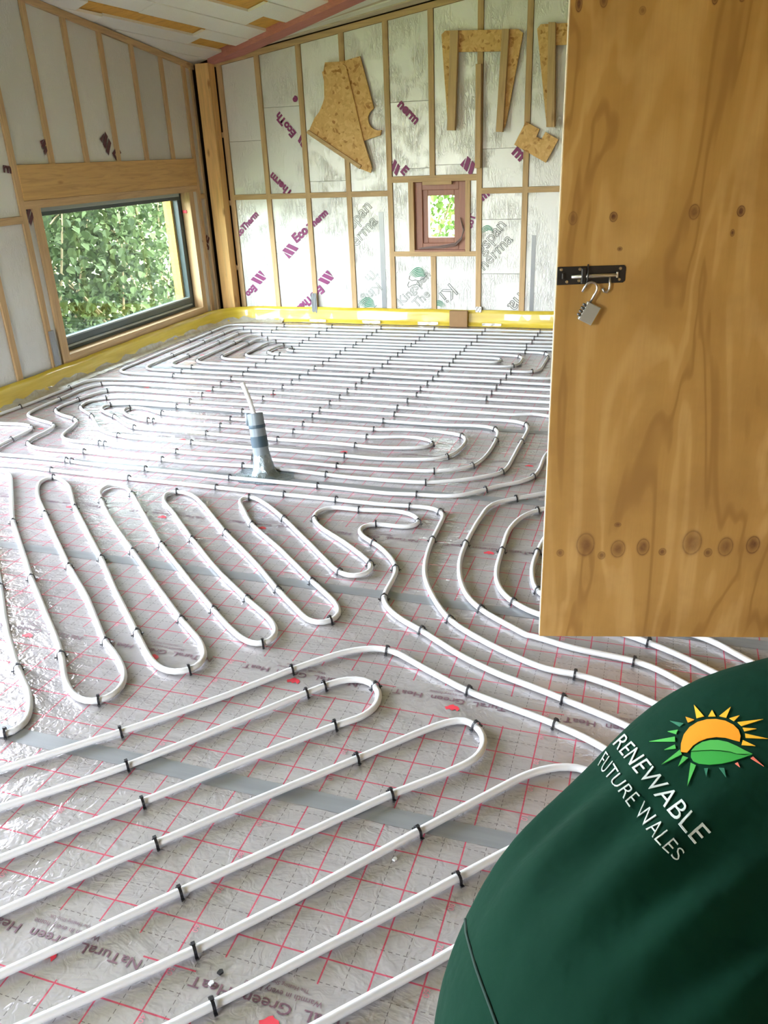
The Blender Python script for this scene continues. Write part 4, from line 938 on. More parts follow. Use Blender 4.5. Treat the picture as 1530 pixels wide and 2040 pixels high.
# each clip says which one it is: its row counted from the back wall and its place in that row
def nth(k): return '%d%s' % (k, 'th' if 10 <= k % 100 <= 20 else {1: 'st', 2: 'nd', 3: 'rd'}.get(k % 10, 'th'))
def across(o):
    d = o.location - CAM_POS; return d.dot(CR) / d.dot(CF)
sets = {}
for o in [o for o in bpy.data.objects if o.name.startswith('pipe_clip')]:
    g_ = o['group']; x, y = o.location.x, o.location.y
    if 'spiral' in g_:
        k = min(range(1, 30), key=lambda q: abs(ry(q, x) - y)); flat = abs(math.sin(o.rotation_euler.z)) < 0.25
        if abs(ry(k, x) - y) < 0.035 and flat: sets.setdefault('black clip on the %s pipe row from the back wall, %%s from the left' % nth(k), []).append(o)
        else: sets.setdefault('black clip on a pipe bend of the %s spiral, %%s from the left' % ('far' if 'far' in g_ else 'middle'), []).append(o)
    elif 'hairpin' in g_: sets.setdefault('black clip on the narrow hairpin pipe loops, %s from the left', []).append(o)
    elif 'foreground' in g_: sets.setdefault('black clip on the wide foreground pipe loops, %s from the left', []).append(o)
    else: sets.setdefault('black clip on the curved pipes beside the door, %s from the left', []).append(o)
for lab, L in sets.items():
    for k, o in enumerate(sorted(L, key=across)): o['label'] = lab % nth(k + 1)

# ------------------------------------------------------------------ grey stand-up conduit taped to the floor
cb = Vector((-1.802, 3.393, 0.0)); ct = Vector((-1.845, 3.44, 0.31)); cdv = (ct - cb).normalized()
cr = empty('conduit_stub', cb); tag(cr, 'grey conduit taped upright to the floor with a white pipe rising from it', 'conduit')
def along(d): return cb + cdv * d
m = MB(); m.tube([along(d) for d in (0.0, 0.10, 0.2, 0.318)], [0.046, 0.042, 0.041, 0.040], 20, False); m.tube([along(0.318), along(0.2)], [0.035, 0.034], 20, True)
m.build('sleeve', M['conduit'], cr, True)
MB().tube([along(0.150), along(0.205)], 0.0425, 20, False).build('dark_band', M['band'], cr, True)
MB().tube([along(0.245), along(0.252), along(0.262)], [0.0415, 0.043, 0.0415], 20, False).build('tape_edge', M['band'], cr, True)
m = MB(); m.tube([along(0.255) + Vector((-0.045, -0.005, 0)), along(0.29) + Vector((-0.043, -0.005, 0)), along(0.318) + Vector((-0.041, -0.004, 0))], 0.012, 10); m.build('side_pipe', M['conduit'], cr, True)
tp = ct + Vector((-0.052, 0.0, 0.155))
MB().tube([along(0.12), along(0.315) + Vector((-0.006, 0, 0)), ct + Vector((-0.022, 0, 0.07)), tp], 0.0115, 12).build('riser_pipe', M['white'], cr, True)
vs = []; ns = 40; rw = random.Random(2)
prof = [(0.118, 0.0425), (0.08, 0.046), (0.045, 0.052), (0.018, 0.060), (0.006, 0.078), (0.003, 0.115)]
for i, (z, r) in enumerate(prof):
    for k in range(ns):
        a = 2 * math.pi * k / ns; rr_ = r + 0.0035 * math.sin(a * 9 + i * 1.7) * (0.4 + 0.25 * i) + rw.uniform(-.001, .0015)
        if i == 5: rr_ *= 1.0 + 0.35 * abs(math.cos(a))
        c_ = along(z) if i < 4 else Vector((cb.x, cb.y, z)); vs.append((c_.x + math.cos(a) * rr_, c_.y + math.sin(a) * rr_, max(0.0024, c_.z + (0.004 * math.sin(a * 6) if 0 < i < 4 else 0))))
MB().add(vs, [(i * ns + k, i * ns + (k + 1) % ns, (i + 1) * ns + (k + 1) % ns, (i + 1) * ns + k) for i in range(len(prof) - 1) for k in range(ns)]).build('tape_collar', M['wrap'], cr, True)

# scraps left on the foil
def scrap(name, x, y, s, mat, label):
    o = MB().prism([(x - s, y - s * .6, 0.0022), (x + s * .3, y - s, 0.0022), (x + s, y + s * .1, 0.0022), (x + s * .2, y + s * .9, 0.0022), (x - s * .7, y + s * .5, 0.0022)], (s * .2, 0, 0.005)).build(name, M[mat]); tag(o, label, 'scrap')
scrap('plastic_scrap', -0.694, 0.902, 0.0062, 'black', 'tiny black plastic scrap beside the printed word in the foreground')
scrap('foam_crumb', -0.700, 0.876, 0.0055, 'white', 'tiny white foam crumb next to the black plastic scrap')
scrap('foam_crumb', -0.445, 1.262, 0.0055, 'white', 'tiny white foam crumb between two foreground pipes near the person')

# ------------------------------------------------------------------ OSB pieces hung on the back wall
def slab(pts, y, th): return MB().prism([(x, y, z) for x, z in pts], (0, th, 0))
def hung(name, label, parts, cat):
    r = empty(name, (parts[0][1][0][0], YB - 0.06, parts[0][1][0][1])); tag(r, label, cat)
    for nm, pts, y, th, mat in parts: slab(pts, y, th).build(nm, M[mat], r)
    return r
hung('osb_offcut', 'tall angular OSB offcut with a batten along its lower edge, hung on the back wall', [
    ('board', [(-2.877, 2.122), (-2.718, 2.171), (-2.689, 2.168), (-2.66, 2.15), (-2.532, 1.578), (-2.464, 1.357), (-2.478, 1.317), (-2.574, 1.355), (-3.043, 1.662), (-2.974, 1.773), (-2.924, 1.822), (-2.889, 1.881), (-2.871, 1.92), (-2.864, 2.05)], 7.205, 0.018, 'osb'),
    ('edge_batten', [(-3.053, 1.66), (-3.006, 1.627), (-2.574, 1.353), (-2.557, 1.379), (-3.035, 1.682)], 7.185, 0.02, 'pine_x')], 'board')
bite = [(-2.854, 2.193), (-2.697, 2.19), (-2.537, 2.218), (-2.433, 1.823), (-2.470, 1.795), (-2.487, 1.765), (-2.490, 1.740), (-2.484, 1.710), (-2.465, 1.680), (-2.44, 1.662), (-2.41, 1.652), (-2.372, 1.652), (-2.383, 1.613), (-2.535, 1.576), (-2.822, 1.766), (-2.875, 2.121)]
hung('osb_offcut', 'OSB offcut with a round bite out of its right side, behind the angular offcut', [('board', bite, 7.228, 0.018, 'osb')], 'board')
def trestle(label, dx, P, B, C=None):
    return hung('osb_trestle', label, [('board', P, 7.226, 0.02, 'osb'), ('leg_batten', B, 7.178, 0.048, 'pine')] + ([('leg_batten', C, 7.178, 0.048, 'pine')] if C else []), 'trestle')
trestle('U-shaped OSB trestle frame with two tapering legs, hung on the back wall', 0, [(-1.835, 2.322), (-1.804, 2.347), (-1.218, 2.315), (-1.178, 2.287), (-1.302, 1.636), (-1.323, 1.598), (-1.356, 1.599), (-1.346, 2.172), (-1.698, 2.191), (-1.726, 1.625), (-1.783, 1.628)],
    [(-1.751, 2.339), (-1.687, 2.337), (-1.716, 1.621), (-1.782, 1.624)], [(-1.336, 2.32), (-1.281, 2.316), (-1.316, 1.592), (-1.371, 1.595)])
sh = 0.762
trestle('second OSB trestle frame, mostly hidden by the plywood door', 0, [(-1.07, 2.306), (-1.043, 2.334), (-0.455, 2.315), (-0.415, 2.287), (-0.54, 1.636), (-0.56, 1.598), (-0.595, 1.599), (-0.585, 2.172), (-0.922, 2.185), (-0.898, 1.617), (-0.966, 1.616)],
    [(-0.978, 2.337), (-0.925, 2.333), (-0.9, 1.609), (-0.963, 1.612)], [(-0.575, 2.32), (-0.52, 2.316), (-0.555, 1.592), (-0.61, 1.595)])
hung('osb_offcut', 'small tilted OSB square with a slot cut in its top edge, beside the door', [('board', [(-1.137, 1.66), (-1.022, 1.599), (-1.048, 1.545), (-1.005, 1.526), (-0.975, 1.578), (-0.869, 1.517), (-0.963, 1.348), (-1.227, 1.493)], 7.232, 0.018, 'osb')], 'board')
o = MB().box((-1.548, 7.20, 1.325), (-1.502, 7.245, 2.095)).build('loose_batten', M['pine'], None, bevel=0.002, origin=(-1.525, 7.2, 1.325)); tag(o, 'short loose pine batten upright between the legs of the whole trestle', 'batten')

# ------------------------------------------------------------------ plywood door
DA = Vector((-0.2505, 2.19, 0.05)); DX = Vector((0.970, 0.243, 0)).normalized(); DN = Vector((DX.y, -DX.x, 0))   # DN points at the viewer
door = MB().box((0, 0, 0), (0.92, 0.019, 2.10)).build('door_1', M['door_ply'], None, bevel=0.0015)
door.location = (DA.x, DA.y, 0); door.rotation_euler = (0, 0, math.atan2(DX.y, DX.x))
for v in door.data.vertices: v.co.z += 0.05
struct(door, 'plywood door standing open with a black slide bolt', None)
def dlocal(name, mb, mat, parent, smooth_=False, bev=0.0):
    me = mb.mesh(name, smooth_); me.materials.append(M[mat]); o = bpy.data.objects.new(name, me); COL.objects.link(o); o.parent = parent
    if bev: md = o.modifiers.new('bevel', 'BEVEL'); md.width = bev; md.segments = 2; md.limit_method = 'ANGLE'
    return o
# pale edge of the ply laminations
for k in range(4): dlocal('edge_ply', MB().box((-0.0012, 0.001 + k * 0.0046, 0.052), (0.0, 0.0042 + k * 0.0046, 2.148)), 'pine_pale', door)
# bolt: local frame x along the door, -y towards the viewer, z up
bz = 1.160
pl = dlocal('bolt_plate', MB().prism([(0.0, -0.003, bz - 0.024), (0.170, -0.003, bz - 0.022), (0.175, -0.003, bz - 0.017), (0.175, -0.003, bz + 0.017), (0.170, -0.003, bz + 0.022), (0.0, -0.003, bz + 0.022)], (0, 0.003, 0)), 'plate', door, False, 0.0008)
dlocal('rod', MB().tube([(0.036, -0.010, bz - 0.003), (0.15, -0.010, bz - 0.001)], 0.0052, 12), 'steel', pl, True)
dlocal('rod_handle', MB().tube([(0.134, -0.010, bz - 0.003), (0.135, -0.013, bz - 0.025), (0.134, -0.013, bz - 0.036), (0.128, -0.013, bz - 0.044), (0.121, -0.013, bz - 0.042), (0.117, -0.013, bz - 0.034)], 0.0032, 8), 'steel', pl, True)
for x in (0.012, 0.150):
    dlocal('staple', MB().box((x, -0.013, bz - 0.008), (x + 0.005, -0.003, bz + 0.007)), 'steel' if x > 0.1 else 'plate', pl, False, 0.001)
dlocal('guide', MB().box((0.060, -0.0165, bz - 0.021), (0.073, -0.003, bz + 0.019)), 'plate', pl, False, 0.003)
for x, z in ((0.010, 0.015), (0.026, -0.016), (0.058, 0.015), (0.057, -0.014), (0.161, 0.014), (0.160, -0.013)):
    dlocal('screw', MB().tube([(x, -0.003, bz + z), (x, -0.0055, bz + z)], [0.0045, 0.0032], 10), 'screw', pl, False)
dlocal('cable_tie', MB().tube([(0.078, -0.004, bz + 0.026), (0.0775, -0.017, bz + 0.012), (0.0765, -0.0185, bz - 0.005), (0.0755, -0.012, bz - 0.026), (0.0755, -0.006, bz - 0.030)], 0.0022, 6), 'black', pl, True)
# padlock hanging open
lk = empty('padlock', (0, 0, 0)); DW = Matrix.Translation((DA.x, DA.y, 0)) @ Matrix.Rotation(math.atan2(DX.y, DX.x), 4, 'Z')
lk.location = (DW @ Vector((0.097, -0.02, 1.087))); lk.rotation_euler = (0, 0, math.atan2(DX.y, DX.x)); tag(lk, 'open silver combination padlock hanging from the slide bolt', 'padlock')
ca, sa = math.cos(math.radians(-27)), math.sin(math.radians(-27))
def lp(x, z, y=0.0):
    x *= 1.2; z *= 1.2; y *= 1.15
    return Vector((x * ca - z * sa, y, x * sa + z * ca))
def lkpart(name, mb, mat, sm=False, bev=0.0, par=None): return dlocal(name, mb, mat, par or lk, sm, bev)
bodym = MB().prism([lp(a, b, -0.008) for a, b in ((-.0165, -.042), (.0165, -.042), (.0165, 0.0), (-.0165, 0.0))], (0, 0.016, 0))
lkb = lkpart('lock_body', bodym, 'lockbody', False, 0.0018)
for k in range(4):
    c0 = lp(-0.0135, -0.009 - 0.0078 * k)
    lkpart('dial', MB().tube([lp(-0.0185, -0.009 - 0.0078 * k - 0.0026, -0.004), lp(-0.0185, -0.009 - 0.0078 * k + 0.0026, -0.004)], 0.0062, 12), 'dial', True, 0, lkb)
lkpart('side_rail', MB().prism([lp(a, b, -0.0086) for a, b in ((.0150, -.042), (.0170, -.042), (.0170, 0.0), (.0150, 0.0))], (0, 0.0172, 0)), 'brass', False, 0, lkb)
sh_ = [lp(-0.010, 0.0), lp(-0.010, 0.022)] + [lp(-0.0235 + 0.0135 * math.cos(a * math.pi / 8), 0.026 + 0.0135 * math.sin(a * math.pi / 8)) for a in range(0, 9)] + [lp(-0.037, 0.012)]
lkpart('shackle', MB().tube(sh_, 0.0030, 10), 'steel', True)
MB_j = MB().box((0.0, -0.02, 0), (0.10, 0.08, 4.0))
jb = MB_j.build('door_post', M['post']); jb.location = (DW @ Vector((0.925, 0, 0))); jb.rotation_euler = door.rotation_euler
for v in jb.data.vertices:
    if v.co.z > 1: v.co.z = roof_z(jb.location.x, jb.location.y) - 0.06
tag(jb, 'pine post carrying the plywood door, out of the picture on the right', 'post')

# ------------------------------------------------------------------ outside
g = MB().box((-40, -30, -0.42), (30, 40, -0.40)).build('ground', M['ground']); struct(g, 'ground outside the building')
def leaf_shape():
    # broad toothed leaf, two halves folded on the midrib
    return [(0, 0), (.28, .12), (.5, .42), (.36, .78), (0, 1.1), (-.36, .78), (-.5, .42), (-.28, .12)]
LS = leaf_shape()
def shrub(name, label, boxes, n, size, mat, seed, stems):
    r = random.Random(seed); root = empty(name, (sum(boxes[0][0:2]) / 2, sum(boxes[0][2:4]) / 2, -0.4)); tag(root, label, 'shrub')
    vs = []; fs = []
    for _ in range(n):
        x0, x1, y0, y1, z0, z1 = boxes[r.randrange(len(boxes))]
        p = Vector((r.uniform(x0, x1), r.uniform(y0, y1), r.uniform(z0, z1)))
        s = size * r.uniform(0.55, 1.35)
        M_ = Matrix.Rotation(r.uniform(0, 6.28), 3, 'Z') @ Matrix.Rotation(r.gauss(-0.5, 0.55), 3, 'X') @ Matrix.Rotation(r.gauss(0, 0.5), 3, 'Y')
        o = len(vs)
        for (a, b) in LS: vs.append(p + M_ @ Vector((a * s, b * s, abs(a) * s * 0.35 - b * b * s * 0.15)))
        fs += [(o, o + 1, o + 2, o + 3, o + 4), (o, o + 4, o + 5, o + 6, o + 7)]
    me = bpy.data.meshes.new('foliage'); me.from_pydata(vs, [], fs); me.update()
    f = link('foliage', me, M[mat], root); f['kind'] = 'stuff'
    for k in range(stems):
        x0, x1, y0, y1, z0, z1 = boxes[r.randrange(len(boxes))]
        b = Vector((r.uniform(x0, x1), r.uniform(y0, y1), -0.41)); t = Vector((r.uniform(x0, x1), r.uniform(y0, y1), r.uniform(z1 * 0.6, z1)))
        mid = (b + t) / 2 + Vector((r.uniform(-.3, .3), r.uniform(-.3, .3), r.uniform(0, .4)))
        pts = [b * (1 - u) ** 2 + mid * 2 * u * (1 - u) + t * u * u for u in [q / 8 for q in range(9)]]
        MB().tube(pts, [0.018 * (1 - 0.8 * q / 8) for q in range(9)], 6).build('branch', M['bark'], root, True)
    return root
shrub('hazel_thicket', 'dense green thicket of broad leaves outside the large window', [(-7.4, -5.7, 5.6, 9.2, -0.4, 1.6), (-7.6, -6.0, 7.8, 12.6, -0.4, 2.4), (-7.8, -6.6, 5.0, 12.0, 0.6, 3.2)], 20000, 0.076, 'leaf', 1, 34)
shrub('hazel_thicket', 'sunlit bright green bush outside the small window', [(-4.2, -1.6, 9.4, 10.6, -0.4, 2.6), (-5.0, -1.2, 10.2, 11.6, 0.0, 3.4)], 7000, 0.068, 'leaf_bright', 2, 8)
shrub('hedge', 'low green hedge outside the side opening', [(-9.0, -7.6, -1.5, 4.6, -0.4, 1.1)], 5000, 0.10, 'leaf', 3, 4)

# ------------------------------------------------------------------ person kneeling in the foreground
def shirt_mat():
    t = NT('dark_green_knit'); co = t.coords('Object'); nz = t.noise(co, 9.0, 4, 0.6)
    fine = t.noise(co, 900.0, 1)
    t.l(t.mix(nz, lin((3, 38, 27)), lin((4, 48, 34))), t.b.inputs['Base Color'])
    t.set(Roughness=0.9); t.b.inputs['Specular IOR Level'].default_value = 0.12
    h = t.math('ADD', t.math('MULTIPLY', nz, 1.0), t.math('MULTIPLY', fine, 0.02)); t.bump(h, 0.35, 0.02); return t.m
M['shirt'] = shirt_mat()
M['trousers'] = plain('navy_trousers', (24, 34, 52), 0.85, 0, 0.2, 20)
M['skin'] = plain('skin', (206, 158, 132), 0.55)
M['hair'] = plain('dark_hair', (48, 36, 28), 0.6, 0, 0.3, 60)
M['boot'] = plain('work_boot', (70, 52, 36), 0.7)
M['thread_white'] = plain('thread_white', (196, 206, 204), 0.7)
M['thread_orange'] = plain('thread_orange', (236, 148, 20), 0.7)
M['thread_yellow'] = plain('thread_yellow', (236, 178, 40), 0.7)
M['thread_green'] = plain('thread_green', (70, 168, 74), 0.7)
M['thread_green2'] = plain('thread_deep_green', (44, 152, 58), 0.7)
M['thread_pink'] = plain('thread_pink', (214, 110, 92), 0.7)
M['seam'] = plain('seam_thread', (6, 44, 36), 0.85)

# the trunk as rings along the bent back: centre, half width across, half depth
AX = [((0.075, 0.425, 0.572), 0.190, 0.18), ((0.078, 0.518, 0.608), 0.231, 0.19), ((0.095, 0.601, 0.639), 0.235, 0.185), ((0.127, 0.678, 0.666), 0.218, 0.172), ((0.164, 0.752, 0.69), 0.206, 0.165), ((0.212, 0.819, 0.708), 0.202, 0.165), ((0.273, 0.875, 0.719), 0.188, 0.168), ((0.334, 0.93, 0.726), 0.179, 0.16), ((0.396, 0.982, 0.73), 0.165, 0.135), ((0.462, 1.03, 0.73), 0.11, 0.1), ((0.533, 1.074, 0.726), 0.066, 0.066)]
def torso_mesh():
    V_, F_ = [], []; n = 40
    # denser rings by Catmull-Rom through the given ones
    D = []
    for i in range(len(AX) - 1):
        q = [AX[max(0, i - 1)], AX[i], AX[i + 1], AX[min(len(AX) - 1, i + 2)]]
        for k in range(4):
            u = k / 4; w4 = (-.5 * u + u * u - .5 * u ** 3, 1 - 2.5 * u * u + 1.5 * u ** 3, .5 * u + 2 * u * u - 1.5 * u ** 3, -.5 * u * u + .5 * u ** 3)
            c = Vector((0, 0, 0)); a = b = 0.0
            for wq, (cc, hw_, hd_) in zip(w4, q): c += Vector(cc) * wq; a += hw_ * wq; b += hd_ * wq
            D.append((c, a, b))
    D.append((Vector(AX[-1][0]), AX[-1][1], AX[-1][2]))
    for _ in range(2):
        D = [D[0]] + [((D[i - 1][0] + D[i][0] * 2 + D[i + 1][0]) / 4, (D[i - 1][1] + D[i][1] * 2 + D[i + 1][1]) / 4, D[i][2]) for i in range(1, len(D) - 1)] + [D[-1]]
    C_ = [d[0] for d in D]; N = len(D)
    for i in range(N):
        ax = (C_[min(i + 1, N - 1)] - C_[max(i - 1, 0)]).normalized(); view = (C_[i] - CAM0).normalized()
        e1 = ax.cross(view); e1.normalize(); e1 = -e1 if e1.dot(Vector((-1, 0.3, 0.3))) < 0 else e1
        e2 = ax.cross(e1).normalized()
        for k in range(n):
            a = 2 * math.pi * k / n; V_.append(C_[i] + e1 * (math.cos(a) * (D[i][1] + 0.004)) + e2 * (math.sin(a) * D[i][2]))
    for i in range(N - 1):
        for k in range(n): F_.append((i * n + k, i * n + (k + 1) % n, (i + 1) * n + (k + 1) % n, (i + 1) * n + k))
    F_ += [tuple(range(n))[::-1], tuple(range((N - 1) * n, N * n))]
    return V_, F_
CAM0 = Vector((0.0, 0.0, 1.47))      # the trunk was sized from a standing viewer's side of it
mb = MB(); mb.add(*torso_mesh())
def limb(pts, rad): mb.tube(pts, rad, 14)
hipc = Vector((0.09, 0.50, 0.56))
# seat and thighs: kneeling, knees on the floor, shins and feet to the rear
limb([(0.02, 0.62, 0.60), (0.0, 0.56, 0.50), (0.0, 0.60, 0.30), (0.02, 0.64, 0.12), (0.02, 0.63, 0.075)], [0.13, 0.135, 0.105, 0.080, 0.070])
limb([(0.20, 0.47, 0.58), (0.24, 0.40, 0.48), (0.27, 0.44, 0.30), (0.29, 0.48, 0.12), (0.29, 0.47, 0.075)], [0.13, 0.135, 0.105, 0.080, 0.070])
limb([(0.02, 0.63, 0.072), (-0.06, 0.50, 0.066), (-0.16, 0.36, 0.060), (-0.22, 0.28, 0.052)], [0.070, 0.066, 0.054, 0.042])
limb([(0.29, 0.47, 0.072), (0.21, 0.34, 0.066), (0.11, 0.20, 0.060), (0.05, 0.12, 0.052)], [0.070, 0.066, 0.054, 0.042])
# arms reach down to the floor ahead
limb([(0.37, 1.00, 0.68), (0.42, 1.05, 0.58), (0.50, 1.10, 0.45), (0.58, 1.16, 0.26), (0.64, 1.22, 0.10), (0.66, 1.24, 0.055)], [0.090, 0.068, 0.056, 0.050, 0.036, 0.032])
limb([(0.46, 0.88, 0.68), (0.56, 0.90, 0.58), (0.66, 0.95, 0.45), (0.75, 1.02, 0.26), (0.82, 1.08, 0.10), (0.84, 1.10, 0.055)], [0.090, 0.068, 0.056, 0.050, 0.036, 0.032])
# neck and head, looking down at the floor
limb([(0.46, 1.03, 0.73), (0.54, 1.09, 0.75), (0.57, 1.12, 0.755)], [0.075, 0.060, 0.060])
hd = Vector((0.63, 1.18, 0.745))
def ellipsoid(c, rx_, ry_, rz_, rot, nu=18, nv=12):
    vs, fs = [], []
    for j in range(nv + 1):
        th = math.pi * j / nv
        for i in range(nu):
            ph = 2 * math.pi * i / nu; vs.append(c + rot @ Vector((rx_ * math.sin(th) * math.cos(ph), ry_ * math.sin(th) * math.sin(ph), rz_ * math.cos(th))))
    for j in range(nv):
        for i in range(nu): fs.append((j * nu + i, j * nu + (i + 1) % nu, (j + 1) * nu + (i + 1) % nu, (j + 1) * nu + i))
    return vs, fs
RH = Matrix.Rotation(math.radians(42), 3, 'Z')       # head: local y points ahead, face turned to the floor
mb.add(*ellipsoid(hd, 0.076, 0.115, 0.096, RH.to_3x3() if False else Matrix.Rotation(math.radians(-42), 3, 'Z')))
F3 = Matrix.Rotation(math.radians(-42), 3, 'Z')
mb.add(*ellipsoid(hd + F3 @ Vector((0, 0.035, -0.075)), 0.052, 0.060, 0.060, F3))                      # jaw
mb.add(*ellipsoid(hd + F3 @ Vector((0, 0.052, -0.108)), 0.015, 0.026, 0.022, F3, 10, 8))              # nose
for s in (-1, 1): mb.add(*ellipsoid(hd + F3 @ Vector((s * 0.077, -0.01, -0.022)), 0.012, 0.020, 0.032, F3, 10, 8))   # ears
# hands flat on the floor, five fingers each
for (hx, hy, sgn) in ((0.675, 1.26, 1), (0.855, 1.12, -1)):
    d = Vector((0.66, 0.75, 0)).normalized(); sd_ = Vector((-d.y, d.x, 0)) * sgn; b = Vector((hx, hy, 0.040))
    mb.add(*ellipsoid(b + d * 0.035, 0.045, 0.052, 0.017, Matrix.Rotation(math.atan2(d.y, d.x) - math.pi / 2, 3, 'Z'), 14, 8))
    for q, (off, ln) in enumerate(((-0.031, 0.060), (-0.011, 0.072), (0.010, 0.078), (0.030, 0.070))):
        f0 = b + d * 0.070 - sd_ * off; mb.tube([f0 - d * 0.02, f0 + d * ln * 0.45 + Vector((0, 0, 0.010)), f0 + d * ln * 0.8 + Vector((0, 0, -0.002)), f0 + d * ln + Vector((0, 0, -0.010))], [0.0095, 0.0092, 0.0082, 0.0065], 8)
    t0 = b - sd_ * 0.030 + d * 0.01; mb.tube([t0, t0 - sd_ * 0.03 + d * 0.03, t0 - sd_ * 0.042 + d * 0.058 + Vector((0, 0, -0.016))], [0.013, 0.0105, 0.008], 8)
src = mb.mesh('body_source'); tmp = bpy.data.objects.new('body_source', src); COL.objects.link(tmp)
rm = tmp.modifiers.new('remesh', 'REMESH'); rm.mode = 'VOXEL'; rm.voxel_size = 0.0085
sm_ = tmp.modifiers.new('smooth', 'SMOOTH'); sm_.factor = 0.5; sm_.iterations = 4
bpy.context.view_layer.update()
body = bpy.data.meshes.new_from_object(tmp.evaluated_get(bpy.context.evaluated_depsgraph_get())); body.name = 'body'
bpy.data.objects.remove(tmp); bpy.data.meshes.remove(src)
# cloth folds pulled towards the waist on the left flank
WA = Vector((0.00, 0.76, 0.77))
ax_all = (Vector(AX[9][0]) - Vector(AX[1][0])).normalized()
body.calc_loop_triangles() if hasattr(body, 'calc_loop_triangles') else None
nrm = [v.normal.copy() for v in body.vertices]
for v, nn in zip(body.vertices, nrm):
    if v.co.z > 0.45 and (v.co - Vector((0.2, 0.8, 0.7))).length < 0.75:
        s = (v.co - Vector(AX[1][0])).dot(ax_all); q = v.co - (Vector(AX[1][0]) + ax_all * s)
        a = math.atan2(q.dot(Vector((0, 0, 1))), q.dot(ax_all.cross(Vector((0, 0, 1)))))
        wgt = math.exp(-((s - 0.10) / 0.10) ** 2)
        v.co += nn * (0.0060 * wgt * math.sin(a * 19 + 9 * s) + 0.003 * math.exp(-((s - 0.3) / 0.2) ** 2) * math.sin(a * 6 + s * 14))
body.materials.append(M['shirt']); body.materials.append(M['trousers']); body.materials.append(M['skin'])
S_HEM = -0.10
for pl_ in body.polygons:
    c = pl_.center; s = (c - Vector(AX[1][0])).dot(ax_all); pl_.use_smooth = True
    arm = c.y - 0.0 > 1.02 and c.z < 0.62 or (c.x > 0.5 and c.z < 0.62)
    if s > 0.70 or (arm and c.z < 0.44): pl_.material_index = 2
    elif c.z < 0.40 and not arm: pl_.material_index = 1
    elif s < S_HEM and c.z < 0.5: pl_.material_index = 1
    else: pl_.material_index = 0
person = empty('person', (0.13, 0.5, 0.0)); tag(person, 'person in a dark green top kneeling bent over, back to the viewer, embroidered logo', 'person')
bo = link('body', body, None, person)
# hair cap, boots
hv, hf = ellipsoid(hd + Vector((0, 0, 0.012)), 0.082, 0.118, 0.098, F3, 24, 14)
keep = [f for f in hf if all((F3.inverted() @ (hv[i] - hd)).z > -0.035 or (F3.inverted() @ (hv[i] - hd)).y < -0.02 and (F3.inverted() @ (hv[i] - hd)).z > -0.07 for i in f)]
MB().add(hv, keep).build('hair', M['hair'], person, True)
for p0, p1, p2 in (((-0.19, 0.32, 0.055), (-0.245, 0.245, 0.050), (-0.275, 0.205, 0.075)), ((0.08, 0.16, 0.055), (0.025, 0.085, 0.050), (-0.005, 0.045, 0.075))):
    MB().tube([p0, ((Vector(p0) + Vector(p1)) / 2), p1, (Vector(p1) + Vector(p2)) / 2, p2], [0.046, 0.050, 0.046, 0.042, 0.030], 14).build('boot', M['boot'], person, True)

# embroidery: flat shapes laid on to the back of the top
bv = BVHTree.FromPolygons([v.co.copy() for v in body.vertices], [tuple(p.vertices) for p in body.polygons])
E0 = Vector((0.0, 0.0, 1.4684)); K_ = 1 / 1594.0
def on_back(px, py, lift):
    """drops a design point on to the cloth"""
    d = (CF + CR * ((px - 765) * K_) - CU * ((py - 1020) * K_)).normalized()
    hit, nn, _, _ = bv.ray_cast(E0, d)
    if hit is None: return None
    if nn.dot(d) > 0: nn = -nn
    return hit + nn * lift
def dz(x, y): return (1180 + x / 4.3714, 1360 + y / 4.3714)
def lay(name, polys, mat, lift=0.0012, sub=10.0):
    """polys in design units, cut fine enough to follow the cloth"""
    bm = bmesh.new()
    for P in polys:
        vs = [bm.verts.new((a, b, 0)) for a, b in P]
        try: bm.faces.new(vs)
        except ValueError: pass
    bmesh.ops.triangulate(bm, faces=bm.faces)
    for _ in range(6):
        long = [e for e in bm.edges if e.calc_length() > sub * 4.37]
        if not long: break
        bmesh.ops.subdivide_edges(bm, edges=long, cuts=1); bmesh.ops.triangulate(bm, faces=bm.faces)
    bm.verts.index_update(); vs = []; idx = {}
    for v in bm.verts:
        p = on_back(*dz(v.co.x, v.co.y), lift)
        if p is not None: idx[v.index] = len(vs); vs.append(p)
    fs = []
    for f in bm.faces:
        k = [idx.get(v.index) for v in f.verts]
        if None not in k: fs.append(tuple(k))
    bm.free()
    if vs and fs:
        me = bpy.data.meshes.new(name); me.from_pydata(vs, [], fs); me.update()
        o = link(name, me, M[mat], person); md = o.modifiers.new('thickness', 'SOLIDIFY'); md.thickness = 0.0008; md.offset = 0
def lerp_curve(pts, s):
    for (s0, p0), (s1, p1) in zip(pts, pts[1:]):
        if s <= s1 or s1 == pts[-1][0]:
            u = (s - s0) / (s1 - s0); return (p0[0] + (p1[0] - p0[0]) * u, p0[1] + (p1[1] - p0[1]) * u)
def curved_text(body_, base, top, bold):
    me, wd, hh = text_mesh(body_, 0, bold)
    polys = []
    for p in me.polygons:
        P = []
        for i in p.vertices:
            c = me.vertices[i].co; s = min(1, max(0, c.x / wd)); b = lerp_curve(base, s); t = lerp_curve(top, s); h_ = c.y / hh
            P.append((b[0] + (t[0] - b[0]) * h_, b[1] + (t[1] - b[1]) * h_))
        polys.append(P)
    lay('embroidered_lettering', polys, 'thread_white', 0.0013, 8.0)
